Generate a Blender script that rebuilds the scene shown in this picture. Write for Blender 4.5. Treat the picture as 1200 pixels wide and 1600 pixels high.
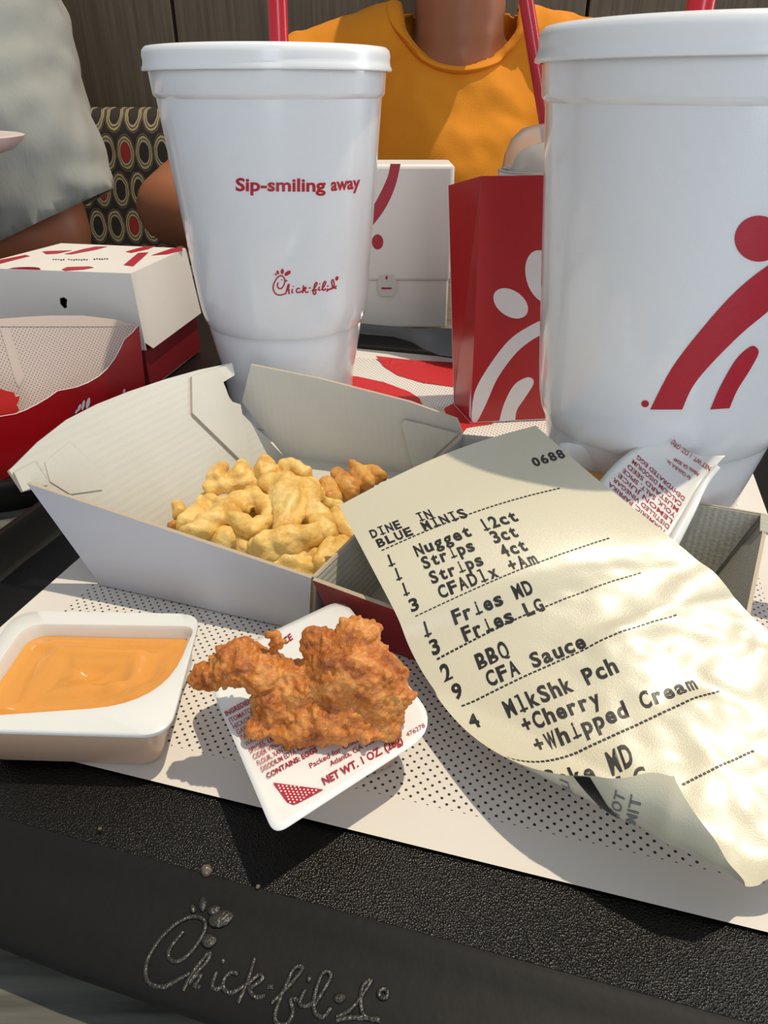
import bpy, bmesh, math, random
import numpy as np
from mathutils import Vector, Matrix, noise
from mathutils.bvhtree import BVHTree
random.seed(4)
for o in list(bpy.data.objects): bpy.data.objects.remove(o)
scn = bpy.context.scene
C = scn.collection
R = math.radians

# ---------------------------------------------------------------- camera, world, lights
F_PX, Y_HOR, CAM_H = 1130.0, 140.0, 0.165
PITCH = math.atan((800 - Y_HOR) / F_PX)
cam = bpy.data.cameras.new('camera'); cam.sensor_fit = 'VERTICAL'; cam.sensor_height = 36
cam.lens = 36 * F_PX / 1600; cam.clip_start = 0.005; cam.clip_end = 60
cam_o = bpy.data.objects.new('camera', cam); C.objects.link(cam_o)
cam_o.location = (0, 0, CAM_H); cam_o.rotation_euler = (math.pi / 2 - PITCH, 0, 0)
scn.camera = cam_o

w = bpy.data.worlds.new('world'); scn.world = w; w.use_nodes = True
w.node_tree.nodes['Background'].inputs[0].default_value = (0.82, 0.90, 1.0, 1)
w.node_tree.nodes['Background'].inputs[1].default_value = 0.56

def direction_light(az, el):            # az: degrees to the right of forward (+Y)
    return Vector((math.sin(R(az)) * math.cos(R(el)), math.cos(R(az)) * math.cos(R(el)), math.sin(R(el))))
sun = bpy.data.lights.new('sun', 'SUN'); sun.energy = 3.4; sun.angle = R(0.9); sun.color = (1.0, 0.88, 0.68)
sun_o = bpy.data.objects.new('sun', sun); C.objects.link(sun_o)
sun_o.rotation_euler = direction_light(80, 73).to_track_quat('Z', 'Y').to_euler()

def window_light(name, az, dist, z, sx, sy, watts, col):
    l = bpy.data.lights.new(name, 'AREA'); l.shape = 'RECTANGLE'; l.size = sx; l.size_y = sy
    l.energy = watts; l.color = col
    o = bpy.data.objects.new(name, l); C.objects.link(o)
    o.location = (math.sin(R(az)) * dist, math.cos(R(az)) * dist, z)
    o.rotation_euler = (o.location - Vector((0, .3, .1))).to_track_quat('Z', 'Y').to_euler()
window_light('window_light_rear', 169, 3.0, 0.75, 1.0, 2.4, 52, (.86, .93, 1))
window_light('window_light_side', 70, 3.0, 0.9, 0.7, 2.2, 36, (.95, .97, 1))

vs = scn.view_settings
vs.view_transform = 'Standard'; vs.look = 'None'; vs.gamma = 1; vs.use_curve_mapping = False
vs.exposure = -0.40

# ---------------------------------------------------------------- helpers: picture ray <-> place
_cp, _sp = math.cos(PITCH), math.sin(PITCH)
CF, CU = Vector((0, _cp, -_sp)), Vector((0, _sp, _cp)); CO = Vector((0, 0, CAM_H))
def ray(x, y): return Vector(((x - 600) / F_PX, 0, 0)) + CU * ((800 - y) / F_PX) + CF
def at_z(x, y, z=0.0):
    d = ray(x, y); return CO + d * ((z - CAM_H) / d.z)
def at_y(x, y, Y):
    d = ray(x, y); return CO + d * (Y / d.y)
def project(p):
    q = Vector(p) - CO; d = q.dot(CF); return 600 + F_PX * q.x / d, 800 - F_PX * q.dot(CU) / d
class PlaneS:                                  # a flat surface: maps picture points to it
    def __init__(s, a, b, c):
        s.o = Vector(a); s.n = (Vector(b) - s.o).cross(Vector(c) - s.o).normalized()
        if s.n.dot(CO - s.o) < 0: s.n = -s.n
    def px(s, x, y, off=0.0):
        d = ray(x, y); t = ((s.o - CO).dot(s.n) + off) / d.dot(s.n); return CO + d * t
class LatheS:                                  # a surface of revolution
    def __init__(s, c, prof): s.c = Vector((c[0], c[1], 0)); s.p = sorted([(z, r) for r, z in prof])
    def rad(s, z):
        P = s.p
        if z <= P[0][0]: return P[0][1]
        for (z0, r0), (z1, r1) in zip(P, P[1:]):
            if z <= z1: return r0 + (r1 - r0) * (z - z0) / max(1e-9, z1 - z0)
        return P[-1][1]
    def px(s, x, y, off=0.0):
        d = ray(x, y); f = lambda t: (lambda q: math.hypot(q.x - s.c.x, q.y - s.c.y) - s.rad(q.z) - off)(CO + d * t)
        tc = (s.c - CO).to_2d().dot(d.to_2d()) / d.to_2d().length_squared
        a, b = tc * .5, tc
        if f(b) > 0: return CO + d * tc
        for _ in range(40):
            m = (a + b) / 2
            if f(m) > 0: a = m
            else: b = m
        return CO + d * b

# ---------------------------------------------------------------- helpers: objects
def tag(o, label=None, cat=None, group=None, kind=None):
    if label: o['label'] = label
    if cat: o['category'] = cat
    if group: o['group'] = group
    if kind: o['kind'] = kind
    return o
def empty(name, loc, label, cat, group=None):
    o = bpy.data.objects.new(name, None); C.objects.link(o); o.location = loc; o.empty_display_size = .01
    return tag(o, label, cat, group)
bpy_matrix_cache = {}
def link(name, me, mat, parent=None, smooth=False):
    o = bpy.data.objects.new(name, me); C.objects.link(o)
    if mat is not None:
        for m in (mat if isinstance(mat, (list, tuple)) else [mat]): me.materials.append(m)
    if smooth: me.polygons.foreach_set('use_smooth', [True] * len(me.polygons))
    if parent is not None: attach(o, parent)
    return o
def world_off(p):
    t = Vector((0, 0, 0))
    while p is not None: t = t + p.location; p = p.parent
    return t
def attach(o, parent):            # meshes are modelled in place; parents are unrotated
    o.parent = parent; o.location = Vector(o.location) - world_off(parent)
def mesh(name, verts, faces, mat, parent=None, smooth=False):
    me = bpy.data.meshes.new(name); me.from_pydata([tuple(v) for v in verts], [], faces); me.update()
    return link(name, me, mat, parent, smooth)
def from_bm(name, bm, mat, parent=None, smooth=False):
    me = bpy.data.meshes.new(name); bm.to_mesh(me); bm.free(); return link(name, me, mat, parent, smooth)
def autosmooth(o, deg=35):
    me = o.data; me.polygons.foreach_set('use_smooth', [True] * len(me.polygons)); me.set_sharp_from_angle(angle=R(deg)); return o
def loft(name, loops, mat, parent=None, smooth=True, cap0=False, cap1=False, closed=True, sharp=None):
    n = len(loops[0]); V = [p for l in loops for p in l]; Fc = []
    for i in range(len(loops) - 1):
        for j in range(n if closed else n - 1):
            k = (j + 1) % n; Fc.append((i * n + j, i * n + k, (i + 1) * n + k, (i + 1) * n + j))
    if cap0: Fc.append(tuple(range(n))[::-1])
    if cap1: Fc.append(tuple(range((len(loops) - 1) * n, len(loops) * n)))
    o = mesh(name, V, Fc, mat, parent, smooth)
    if sharp: autosmooth(o, sharp)
    return o
def lathe(name, c, prof, mat, parent=None, seg=96, sharp=40, cap0=False, cap1=False):
    loops = [[(c[0] + r * math.cos(a), c[1] + r * math.sin(a), z) for a in [2 * math.pi * k / seg for k in range(seg)]] for r, z in prof]
    return loft(name, loops, mat, parent, True, cap0, cap1, True, sharp)
def catmull(P, n=8, closed=False):
    P = [Vector(p) for p in P]; out = []; N = len(P)
    rng = range(N) if closed else range(N - 1)
    for i in rng:
        if closed: a, b, c, d = P[i - 1], P[i], P[(i + 1) % N], P[(i + 2) % N]
        else: a, b, c, d = P[max(i - 1, 0)], P[i], P[i + 1], P[min(i + 2, N - 1)]
        for k in range(n):
            t = k / n
            out.append(.5 * ((2 * b) + (c - a) * t + (2 * a - 5 * b + 4 * c - d) * t * t + (3 * b - a - 3 * c + d) * t ** 3))
    if not closed: out.append(P[-1])
    return out
def tube(name, pts, r, mat, parent=None, seg=10, rfun=None, flat=1.0, caps=True):
    pts = [Vector(p) for p in pts]; loops = []; up = Vector((0, 0, 1))
    for i, p in enumerate(pts):
        t = (pts[min(i + 1, len(pts) - 1)] - pts[max(i - 1, 0)]).normalized()
        a = t.cross(up)
        if a.length < 1e-3: a = t.cross(Vector((1, 0, 0)))
        a.normalize(); b = a.cross(t).normalized(); rr = rfun(i / (len(pts) - 1)) if rfun else r
        loops.append([p + a * (rr * math.cos(q)) + b * (rr * flat * math.sin(q)) for q in [2 * math.pi * k / seg for k in range(seg)]])
    return loft(name, loops, mat, parent, True, caps, caps, True, 50)
def panel(name, pts, thick, mats, parent=None, toward=None, uvdir=None):
    """flat board with its own thickness; mats = (face, back, edge); 'toward' = point on the face side"""
    P = [Vector(p) for p in pts]
    n = Vector((0, 0, 0))
    for i in range(len(P)): n += (P[i] - P[0]).cross(P[(i + 1) % len(P)] - P[0])
    n.normalize()
    cen = sum(P, Vector()) / len(P)
    if toward is not None and n.dot(Vector(toward) - cen) < 0: P.reverse(); n = -n
    k = len(P); V = P + [p - n * thick for p in P]
    if k == 4: face_a, face_b = [(0, 1, 2), (0, 2, 3)], [(6, 5, 4), (7, 6, 4)]
    else: face_a, face_b = [tuple(range(k))], [tuple(range(k, 2 * k))[::-1]]
    Fc = face_a + face_b + [(j, j + k, (j + 1) % k + k, (j + 1) % k) for j in range(k)]
    me = bpy.data.meshes.new(name); me.from_pydata([tuple(v) for v in V], [], Fc); me.update()
    if not isinstance(mats, (list, tuple)): mats = (mats, mats, mats)
    o = link(name, me, list(mats), parent)
    for i, p in enumerate(me.polygons): p.material_index = 0 if i < len(face_a) else (1 if i < 2 * len(face_a) else 2)
    ux = Vector(uvdir).normalized() if uvdir is not None else (P[1] - P[0]).normalized()
    ux = (ux - n * ux.dot(n)).normalized(); uy = n.cross(ux)
    uv = me.uv_layers.new(name='UVMap')
    for l in me.loops:
        q = Vector(V[l.vertex_index]); uv.data[l.index].uv = (q.dot(ux), q.dot(uy))
    return o
def evald(o):
    sc = bpy.data.scenes.new('bench'); sc.collection.objects.link(o); vl = sc.view_layers[0]; vl.update(); dg = vl.depsgraph
    me = bpy.data.meshes.new_from_object(o.evaluated_get(dg)); bpy.data.scenes.remove(sc); return me
def prim_ell(bm, c, r, rot=None, sub=3):
    M = Matrix.Translation(Vector(c)) @ (rot.to_4x4() if rot is not None else Matrix()) @ Matrix.Diagonal((r[0], r[1], r[2], 1))
    bmesh.ops.create_icosphere(bm, subdivisions=sub, radius=1, matrix=M)
def prim_cap(bm, a, b, ra, rb, n=7, sub=2, flat=None):
    a, b = Vector(a), Vector(b)
    m = max(n, int((b - a).length / (min(ra, rb) * .45)) + 1)
    for i in range(m):
        t = i / (m - 1); r = ra + (rb - ra) * t; prim_ell(bm, a.lerp(b, t), (r, r, r) if flat is None else (r, r * flat, r), None, sub)
def remesh(bm, voxel, smooth_it=4):
    me = bpy.data.meshes.new('tmp'); bm.to_mesh(me); bm.free()
    o = bpy.data.objects.new('tmp', me); C.objects.link(o)
    m = o.modifiers.new('r', 'REMESH'); m.mode = 'VOXEL'; m.voxel_size = voxel
    if smooth_it:
        s = o.modifiers.new('s', 'SMOOTH'); s.iterations = smooth_it; s.factor = .5
    out = evald(o); bpy.data.objects.remove(o); bpy.data.meshes.remove(me); return out

def displace(me, f):
    n = len(me.vertices); co = np.empty(n * 3); no = np.empty(n * 3)
    me.vertices.foreach_get('co', co); me.vertices.foreach_get('normal', no)
    co = co.reshape(-1, 3); no = no.reshape(-1, 3)
    for i in range(n): co[i] = f(Vector(co[i]), Vector(no[i]))
    me.vertices.foreach_set('co', co.ravel()); me.update()

# ---------------------------------------------------------------- helpers: prints (thin ink on real surfaces)
def poly_print(name, polys, surf, mat, parent, off=.00012, maxlen=12):
    """filled outlines given in picture points, laid on a surface"""
    bm = bmesh.new()
    for pl in polys:
        f = bm.faces.new([bm.verts.new((p[0], p[1], 0)) for p in pl])
    bmesh.ops.triangulate(bm, faces=bm.faces[:])
    for _ in range(4):
        long = [e for e in bm.edges if e.calc_length() > maxlen]
        if not long: break
        bmesh.ops.subdivide_edges(bm, edges=long, cuts=1); bmesh.ops.triangulate(bm, faces=bm.faces[:])
    for v in bm.verts: v.co = surf.px(v.co.x, v.co.y, off)
    bmesh.ops.recalc_face_normals(bm, faces=bm.faces[:])
    o = from_bm(name, bm, mat, parent); return o
def ellipse(cx, cy, a, b, rot=0, n=28):
    c, s = math.cos(R(rot)), math.sin(R(rot))
    return [(cx + a * math.cos(t) * c - b * math.sin(t) * s, cy + a * math.cos(t) * s + b * math.sin(t) * c) for t in [2 * math.pi * k / n for k in range(n)]]
def stroke(P, wd, n=6):
    pts = catmull([(p[0], p[1], 0) for p in P], n); L, Rr = [], []
    for i, p in enumerate(pts):
        t = (pts[min(i + 1, len(pts) - 1)] - pts[max(i - 1, 0)]); t = t.normalized() if t.length > 1e-9 else Vector((1, 0, 0))
        q = Vector((-t.y, t.x, 0)) * (wd / 2); L.append((p + q)); Rr.append((p - q))
    return [[tuple(L[i][:2]), tuple(L[i + 1][:2]), tuple(Rr[i + 1][:2]), tuple(Rr[i][:2])] for i in range(len(pts) - 1)]
_glyph = {}
def glyph(ch, bold=0.0):
    k = (ch, bold)
    if k not in _glyph:
        cu = bpy.data.curves.new('g', 'FONT'); cu.body = ch; cu.size = 1; cu.offset = bold; cu.resolution_u = 3
        o = bpy.data.objects.new('g', cu); C.objects.link(o); me = evald(o)
        V = [(v.co.x, v.co.y) for v in me.vertices]; Fc = [tuple(p.vertices) for p in me.polygons]
        bpy.data.objects.remove(o); bpy.data.curves.remove(cu); bpy.data.meshes.remove(me)
        _glyph[k] = (V, Fc)
    return _glyph[k]
def prop_layout(s, bold):            # proportional run of text, unit size -> list of (V,F) and its length
    V, Fc = glyph(s, bold)
    x0 = min(v[0] for v in V); x1 = max(v[0] for v in V)
    return [(x - x0, y) for x, y in V], Fc, x1 - x0
def text_px(name, s, p0, p1, h, surf, mat, parent, bold=0.012, off=.00014, slant=(0, -1), cap=.70):
    """text whose baseline runs p0 -> p1 in picture points; h = cap height vector length along slant"""
    V, Fc, L = prop_layout(s, bold)
    dx, dy = p1[0] - p0[0], p1[1] - p0[1]
    out = [surf.px(p0[0] + dx * x / L + slant[0] * h * y / cap, p0[1] + dy * x / L + slant[1] * h * y / cap, off) for x, y in V]
    return mesh(name, out, Fc, mat, parent)

# ---------------------------------------------------------------- materials
def lin(c):
    return tuple(((x / 255) / 12.92 if x / 255 <= .04045 else ((x / 255 + .055) / 1.055) ** 2.4) for x in c) + (1,)
def new_mat(name):
    m = bpy.data.materials.new(name); m.use_nodes = True; nt = m.node_tree
    return m, nt, nt.nodes, nt.links, nt.nodes['Principled BSDF']
def M(name, rgb, rough=.5, var=.06, scale=60, bump=0.0, bscale=400, spec=.5, coat=0, sss=0, sssr=(.003, .002, .001), trans=0, stretch=None, metallic=0, detail=3):
    m, nt, N, L, B = new_mat(name); c = lin(rgb)
    tc = N.new('ShaderNodeTexCoord'); mp = N.new('ShaderNodeMapping'); L.new(tc.outputs['Object'], mp.inputs[0])
    if stretch: mp.inputs['Scale'].default_value = stretch
    nz = N.new('ShaderNodeTexNoise'); nz.inputs['Scale'].default_value = scale; nz.inputs['Detail'].default_value = detail
    L.new(mp.outputs[0], nz.inputs[0])
    mx = N.new('ShaderNodeMixRGB'); mx.inputs[1].default_value = tuple(x * (1 - var) for x in c[:3]) + (1,); mx.inputs[2].default_value = tuple(min(1, x * (1 + var)) for x in c[:3]) + (1,)
    L.new(nz.outputs[0], mx.inputs[0]); L.new(mx.outputs[0], B.inputs['Base Color'])
    B.inputs['Roughness'].default_value = rough; B.inputs['Specular IOR Level'].default_value = spec; B.inputs['Metallic'].default_value = metallic
    B.inputs['Coat Weight'].default_value = coat; B.inputs['Coat Roughness'].default_value = .11
    if sss: B.inputs['Subsurface Weight'].default_value = sss; B.inputs['Subsurface Radius'].default_value = sssr; B.inputs['Subsurface Scale'].default_value = 1
    B.inputs['Transmission Weight'].default_value = trans
    if bump:
        n2 = N.new('ShaderNodeTexNoise'); n2.inputs['Scale'].default_value = bscale; n2.inputs['Detail'].default_value = 2; L.new(mp.outputs[0], n2.inputs[0])
        b = N.new('ShaderNodeBump'); b.inputs['Strength'].default_value = bump; b.inputs['Distance'].default_value = .001
        L.new(n2.outputs[0], b.inputs['Height']); L.new(b.outputs[0], B.inputs['Normal'])
    return m
def math_n(N, L, op, a, b=None):
    n = N.new('ShaderNodeMath'); n.operation = op
    for i, v in enumerate((a, b)):
        if v is None: continue
        if isinstance(v, (int, float)): n.inputs[i].default_value = v
        else: L.new(v, n.inputs[i])
    return n.outputs[0]
def corrugated(name, rgb, pitch=.0032, strength=.12):       # uncoated card with faint flute lines along its own width
    m = M(name, rgb, .8, .05, 45, 0); nt = m.node_tree; N, L = nt.nodes, nt.links; B = N['Principled BSDF']
    uv = N.new('ShaderNodeUVMap'); sx = N.new('ShaderNodeSeparateXYZ'); L.new(uv.outputs[0], sx.inputs[0])
    s = math_n(N, L, 'SINE', math_n(N, L, 'MULTIPLY', sx.outputs[1], 2 * math.pi / pitch))
    nz = N.new('ShaderNodeTexNoise'); nz.inputs['Scale'].default_value = 900
    tc = N.new('ShaderNodeTexCoord'); L.new(tc.outputs['Object'], nz.inputs[0])
    h = math_n(N, L, 'ADD', math_n(N, L, 'MULTIPLY', s, .35), nz.outputs[0])
    b = N.new('ShaderNodeBump'); b.inputs['Strength'].default_value = strength; b.inputs['Distance'].default_value = .0006
    L.new(h, b.inputs['Height']); L.new(b.outputs[0], B.inputs['Normal']); return m
def dotted(name, base, dot, px, py, rad, bounds=None, coord='UV', rough=.55):   # paper printed with a staggered grid of dots
    m, nt, N, L, B = new_mat(name)
    if coord == 'UV': uv = N.new('ShaderNodeUVMap').outputs[0]
    else: uv = N.new('ShaderNodeTexCoord').outputs['Object']
    s = N.new('ShaderNodeSeparateXYZ'); L.new(uv, s.inputs[0])
    row = math_n(N, L, 'FLOOR', math_n(N, L, 'DIVIDE', s.outputs[1], py))
    sh = math_n(N, L, 'MULTIPLY', math_n(N, L, 'PINGPONG', row, 1.0), px / 2)
    fx = math_n(N, L, 'SUBTRACT', math_n(N, L, 'FRACT', math_n(N, L, 'DIVIDE', math_n(N, L, 'ADD', s.outputs[0], sh), px)), .5)
    fy = math_n(N, L, 'SUBTRACT', math_n(N, L, 'FRACT', math_n(N, L, 'DIVIDE', s.outputs[1], py)), .5)
    d = math_n(N, L, 'SQRT', math_n(N, L, 'ADD', math_n(N, L, 'POWER', math_n(N, L, 'MULTIPLY', fx, px), 2), math_n(N, L, 'POWER', math_n(N, L, 'MULTIPLY', fy, py), 2)))
    k = math_n(N, L, 'LESS_THAN', d, rad)
    if bounds:
        for ax, lo, hi in bounds:
            if lo is not None: k = math_n(N, L, 'MULTIPLY', k, math_n(N, L, 'GREATER_THAN', s.outputs[ax], lo))
            if hi is not None: k = math_n(N, L, 'MULTIPLY', k, math_n(N, L, 'LESS_THAN', s.outputs[ax], hi))
    mx = N.new('ShaderNodeMixRGB'); mx.inputs[1].default_value = lin(base); mx.inputs[2].default_value = lin(dot)
    L.new(k, mx.inputs[0]); L.new(mx.outputs[0], B.inputs['Base Color']); B.inputs['Roughness'].default_value = rough
    return m

m_foam = M('foam_cup', (234, 237, 240), .38, .015, 300, .06, 1500, .5, 1.0, .25, (.006, .006, .006))
m_lid = M('lid_plastic', (240, 241, 241), .3, .01, 60, 0, 400, .5, .2, .2, (.003, .003, .003))
m_redink = M('red_ink', (176, 24, 44), .45, .05, 400, .04, 1500)
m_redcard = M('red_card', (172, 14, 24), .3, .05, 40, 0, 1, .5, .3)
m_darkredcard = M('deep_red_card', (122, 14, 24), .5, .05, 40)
m_whiteink = M('white_ink', (226, 222, 226), .35, .03, 80, 0, 1, .5, .2)
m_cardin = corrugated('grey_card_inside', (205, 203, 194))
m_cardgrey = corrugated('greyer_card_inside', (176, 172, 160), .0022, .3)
m_cardout = M('white_card_outside', (196, 197, 203), .55, .03, 30)
m_cardcream = M('cream_white_card', (236, 228, 218), .42, .03, 30, .03, 300)
m_cardedge = M('card_cut_edge', (186, 170, 146), .9, .12, 900)
m_tray = M('black_tray', (17, 16, 15), .55, .25, 30, .10, 260, .22)
m_trayemb = M('embossed_black', (40, 37, 32), .3, .3, 900, .4, 1500, .6)
m_table = None
m_ink = M('thermal_ink', (30, 27, 26), .4, .25, 500)
m_faint = M('faint_back_ink', (120, 122, 120), .5, .2, 500)
m_tub = M('tub_plastic', (226, 226, 220), .25, .02, 40, 0, 1, .5, .2, .35, (.004, .004, .003))
m_tubfull = M('filled_tub_plastic', (212, 178, 150), .28, .04, 40, 0, 1, .5, .2, .2, (.004, .003, .002))
m_foil = M('white_label_film', (233, 232, 228), .28, .02, 30, .06, 130, .5, .2)
m_straw = M('red_straw', (190, 22, 40), .28, .03, 30, 0, 1, .5, .2, .15, (.002, .0005, .0005))
m_fork = M('dark_grey_plastic', (45, 48, 52), .22, .06, 50, 0, 1, .6)
m_orange = M('orange_cotton', (224, 138, 20), .9, .07, 30, .35, 500)
m_greyshirt = M('grey_shirt', (150, 150, 142), .85, .10, 12, .3, 350, stretch=(1, 1, .25))
m_skin1 = M('skin_warm', (162, 102, 70), .5, .06, 40, .1, 500, .4, 0, .15, (.004, .002, .001))
m_skin2 = M('skin_tan', (150, 92, 62), .5, .1, 40, .1, 500, .4, 0, .15, (.004, .002, .001))
m_hair = M('dark_hair', (40, 28, 22), .6, .2, 200, .5, 600)
m_eye = M('eye_dark', (30, 22, 20), .2, .05)

# ---- tray floor speckle
m_floor, nt, N, L, B = new_mat('grained_tray_floor')
B.inputs['Base Color'].default_value = lin((13, 12, 11)); B.inputs['Roughness'].default_value = .32; B.inputs['Specular IOR Level'].default_value = .32
tc = N.new('ShaderNodeTexCoord'); v = N.new('ShaderNodeTexVoronoi'); v.inputs['Scale'].default_value = 2100; L.new(tc.outputs['Object'], v.inputs[0])
b = N.new('ShaderNodeBump'); b.inputs['Strength'].default_value = .9; b.inputs['Distance'].default_value = .0002; L.new(v.outputs[0], b.inputs['Height']); L.new(b.outputs[0], B.inputs['Normal'])
# ---- receipt paper
m_paper, nt, N, L, B = new_mat('thermal_paper')
B.inputs['Base Color'].default_value = lin((212, 204, 178)); B.inputs['Roughness'].default_value = .33; B.inputs['Specular IOR Level'].default_value = .7; B.inputs['Coat Weight'].default_value = .9; B.inputs['Coat Roughness'].default_value = .26
tc = N.new('ShaderNodeTexCoord'); n1 = N.new('ShaderNodeTexNoise'); n1.inputs['Scale'].default_value = 2600; n1.inputs['Detail'].default_value = 3; L.new(tc.outputs['Object'], n1.inputs[0])
b = N.new('ShaderNodeBump'); b.inputs['Strength'].default_value = .28; b.inputs['Distance'].default_value = .0003; L.new(n1.outputs[0], b.inputs['Height']); L.new(b.outputs[0], B.inputs['Normal'])
# ---- sauce
m_sauce = M('orange_sauce', (226, 156, 68), .16, .08, 35, .35, 190, .55, .3, .35, (.003, .0015, .0005))
# ---- fried food
def fried(name, dark, mid, light, rough, sc):
    m, nt, N, L, B = new_mat(name)
    tc = N.new('ShaderNodeTexCoord'); n = N.new('ShaderNodeTexNoise'); n.inputs['Scale'].default_value = sc; n.inputs['Detail'].default_value = 7; n.inputs['Roughness'].default_value = .65
    L.new(tc.outputs['Object'], n.inputs[0]); cr = N.new('ShaderNodeValToRGB'); L.new(n.outputs[0], cr.inputs[0])
    e = cr.color_ramp.elements; e[0].position = .33; e[0].color = lin(dark); e[1].position = .68; e[1].color = lin(light)
    k = e.new(.5); k.color = lin(mid); L.new(cr.outputs[0], B.inputs['Base Color'])
    B.inputs['Roughness'].default_value = rough; B.inputs['Subsurface Weight'].default_value = .15; B.inputs['Subsurface Radius'].default_value = (.003, .0015, .0006); B.inputs['Subsurface Scale'].default_value = 1
    n2 = N.new('ShaderNodeTexNoise'); n2.inputs['Scale'].default_value = sc * 9; n2.inputs['Detail'].default_value = 4; L.new(tc.outputs['Object'], n2.inputs[0])
    b = N.new('ShaderNodeBump'); b.inputs['Strength'].default_value = .5; b.inputs['Distance'].default_value = .0008; L.new(n2.outputs[0], b.inputs['Height']); L.new(b.outputs[0], B.inputs['Normal'])
    return m
m_nugget = fried('fried_breading', (140, 70, 20), (196, 116, 44), (222, 158, 84), .40, 150)
m_fry = fried('potato_golden', (212, 158, 70), (236, 194, 108), (244, 214, 142), .42, 80)
m_frybrown = fried('potato_browned', (176, 106, 36), (216, 152, 70), (228, 178, 96), .45, 80)
# ---- wall wood
m_wood, nt, N, L, B = new_mat('grey_brown_wood')
tc = N.new('ShaderNodeTexCoord'); mp = N.new('ShaderNodeMapping'); mp.inputs['Scale'].default_value = (60, 60, 2.2); L.new(tc.outputs['Object'], mp.inputs[0])
n = N.new('ShaderNodeTexNoise'); n.inputs['Scale'].default_value = 3; n.inputs['Detail'].default_value = 6; L.new(mp.outputs[0], n.inputs[0])
cr = N.new('ShaderNodeValToRGB'); L.new(n.outputs[0], cr.inputs[0]); cr.color_ramp.elements[0].position = .3; cr.color_ramp.elements[0].color = lin((86, 74, 55)); cr.color_ramp.elements[1].position = .7; cr.color_ramp.elements[1].color = lin((112, 97, 76))
L.new(cr.outputs[0], B.inputs['Base Color']); B.inputs['Roughness'].default_value = .6
# ---- table laminate
m_table, nt, N, L, B = new_mat('grey_wood_laminate')
tc = N.new('ShaderNodeTexCoord'); mp = N.new('ShaderNodeMapping'); mp.inputs['Scale'].default_value = (4, 60, 1); mp.inputs['Rotation'].default_value = (0, 0, R(5)); L.new(tc.outputs['Object'], mp.inputs[0])
n = N.new('ShaderNodeTexNoise'); n.inputs['Scale'].default_value = 3; n.inputs['Detail'].default_value = 6; L.new(mp.outputs[0], n.inputs[0])
cr = N.new('ShaderNodeValToRGB'); L.new(n.outputs[0], cr.inputs[0]); cr.color_ramp.elements[0].position = .36; cr.color_ramp.elements[0].color = lin((66, 65, 60)); cr.color_ramp.elements[1].position = .6; cr.color_ramp.elements[1].color = lin((112, 111, 103))
L.new(cr.outputs[0], B.inputs['Base Color']); B.inputs['Roughness'].default_value = .4
# ---- upholstery: rows of ringed ovals
m_uph, nt, N, L, B = new_mat('oval_upholstery')
tc = N.new('ShaderNodeTexCoord'); s = N.new('ShaderNodeSeparateXYZ'); L.new(tc.outputs['Object'], s.inputs[0])
PXU, PZU = .029, .053
row = math_n(N, L, 'FLOOR', math_n(N, L, 'DIVIDE', s.outputs[2], PZU))
ux = math_n(N, L, 'DIVIDE', math_n(N, L, 'ADD', s.outputs[0], math_n(N, L, 'MULTIPLY', math_n(N, L, 'PINGPONG', row, 1.0), PXU * .5)), PXU)
fx = math_n(N, L, 'SUBTRACT', math_n(N, L, 'FRACT', ux), .5); fz = math_n(N, L, 'SUBTRACT', math_n(N, L, 'FRACT', math_n(N, L, 'DIVIDE', s.outputs[2], PZU)), .5)
nz = N.new('ShaderNodeTexNoise'); nz.inputs['Scale'].default_value = 60; L.new(tc.outputs['Object'], nz.inputs[0])
d = math_n(N, L, 'SQRT', math_n(N, L, 'ADD', math_n(N, L, 'POWER', math_n(N, L, 'MULTIPLY', fx, 2.05), 2), math_n(N, L, 'POWER', math_n(N, L, 'MULTIPLY', fz, 2.0), 2)))
d = math_n(N, L, 'ADD', d, math_n(N, L, 'MULTIPLY', math_n(N, L, 'SUBTRACT', nz.outputs[0], .5), .25))
cr = N.new('ShaderNodeValToRGB'); cr.color_ramp.interpolation = 'CONSTANT'; L.new(d, cr.inputs[0])
dk, lt = lin((38, 30, 26)), lin((168, 150, 112)); e = cr.color_ramp.elements
e[0].position = 0; e[0].color = dk; e[1].position = .56; e[1].color = lt
for p, c in ((.68, dk), (.75, lt), (.88, dk), (.95, lin((112, 96, 70))), (1.05, dk)): k = e.new(p); k.color = c
wn = N.new('ShaderNodeTexWhiteNoise'); wn.noise_dimensions = '2D'; cb = N.new('ShaderNodeCombineXYZ'); L.new(math_n(N, L, 'FLOOR', ux), cb.inputs[0]); L.new(row, cb.inputs[1]); L.new(cb.outputs[0], wn.inputs[0])
isred = math_n(N, L, 'MULTIPLY', math_n(N, L, 'LESS_THAN', d, .52), math_n(N, L, 'LESS_THAN', wn.outputs[0], .16))
mx = N.new('ShaderNodeMixRGB'); L.new(isred, mx.inputs[0]); L.new(cr.outputs[0], mx.inputs[1]); mx.inputs[2].default_value = lin((150, 30, 26)); L.new(mx.outputs[0], B.inputs['Base Color']); B.inputs['Roughness'].default_value = .8
# ---- clear plastic
m_clear, nt, N, L, B = new_mat('clear_plastic')
B.inputs['Base Color'].default_value = (.93, .95, .95, 1); B.inputs['Roughness'].default_value = .12; B.inputs['Transmission Weight'].default_value = .85; B.inputs['IOR'].default_value = 1.25
m_cream = M('milkshake_cream', (222, 206, 188), .5, .05, 90, .3, 200, .5, 0, .3)

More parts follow.
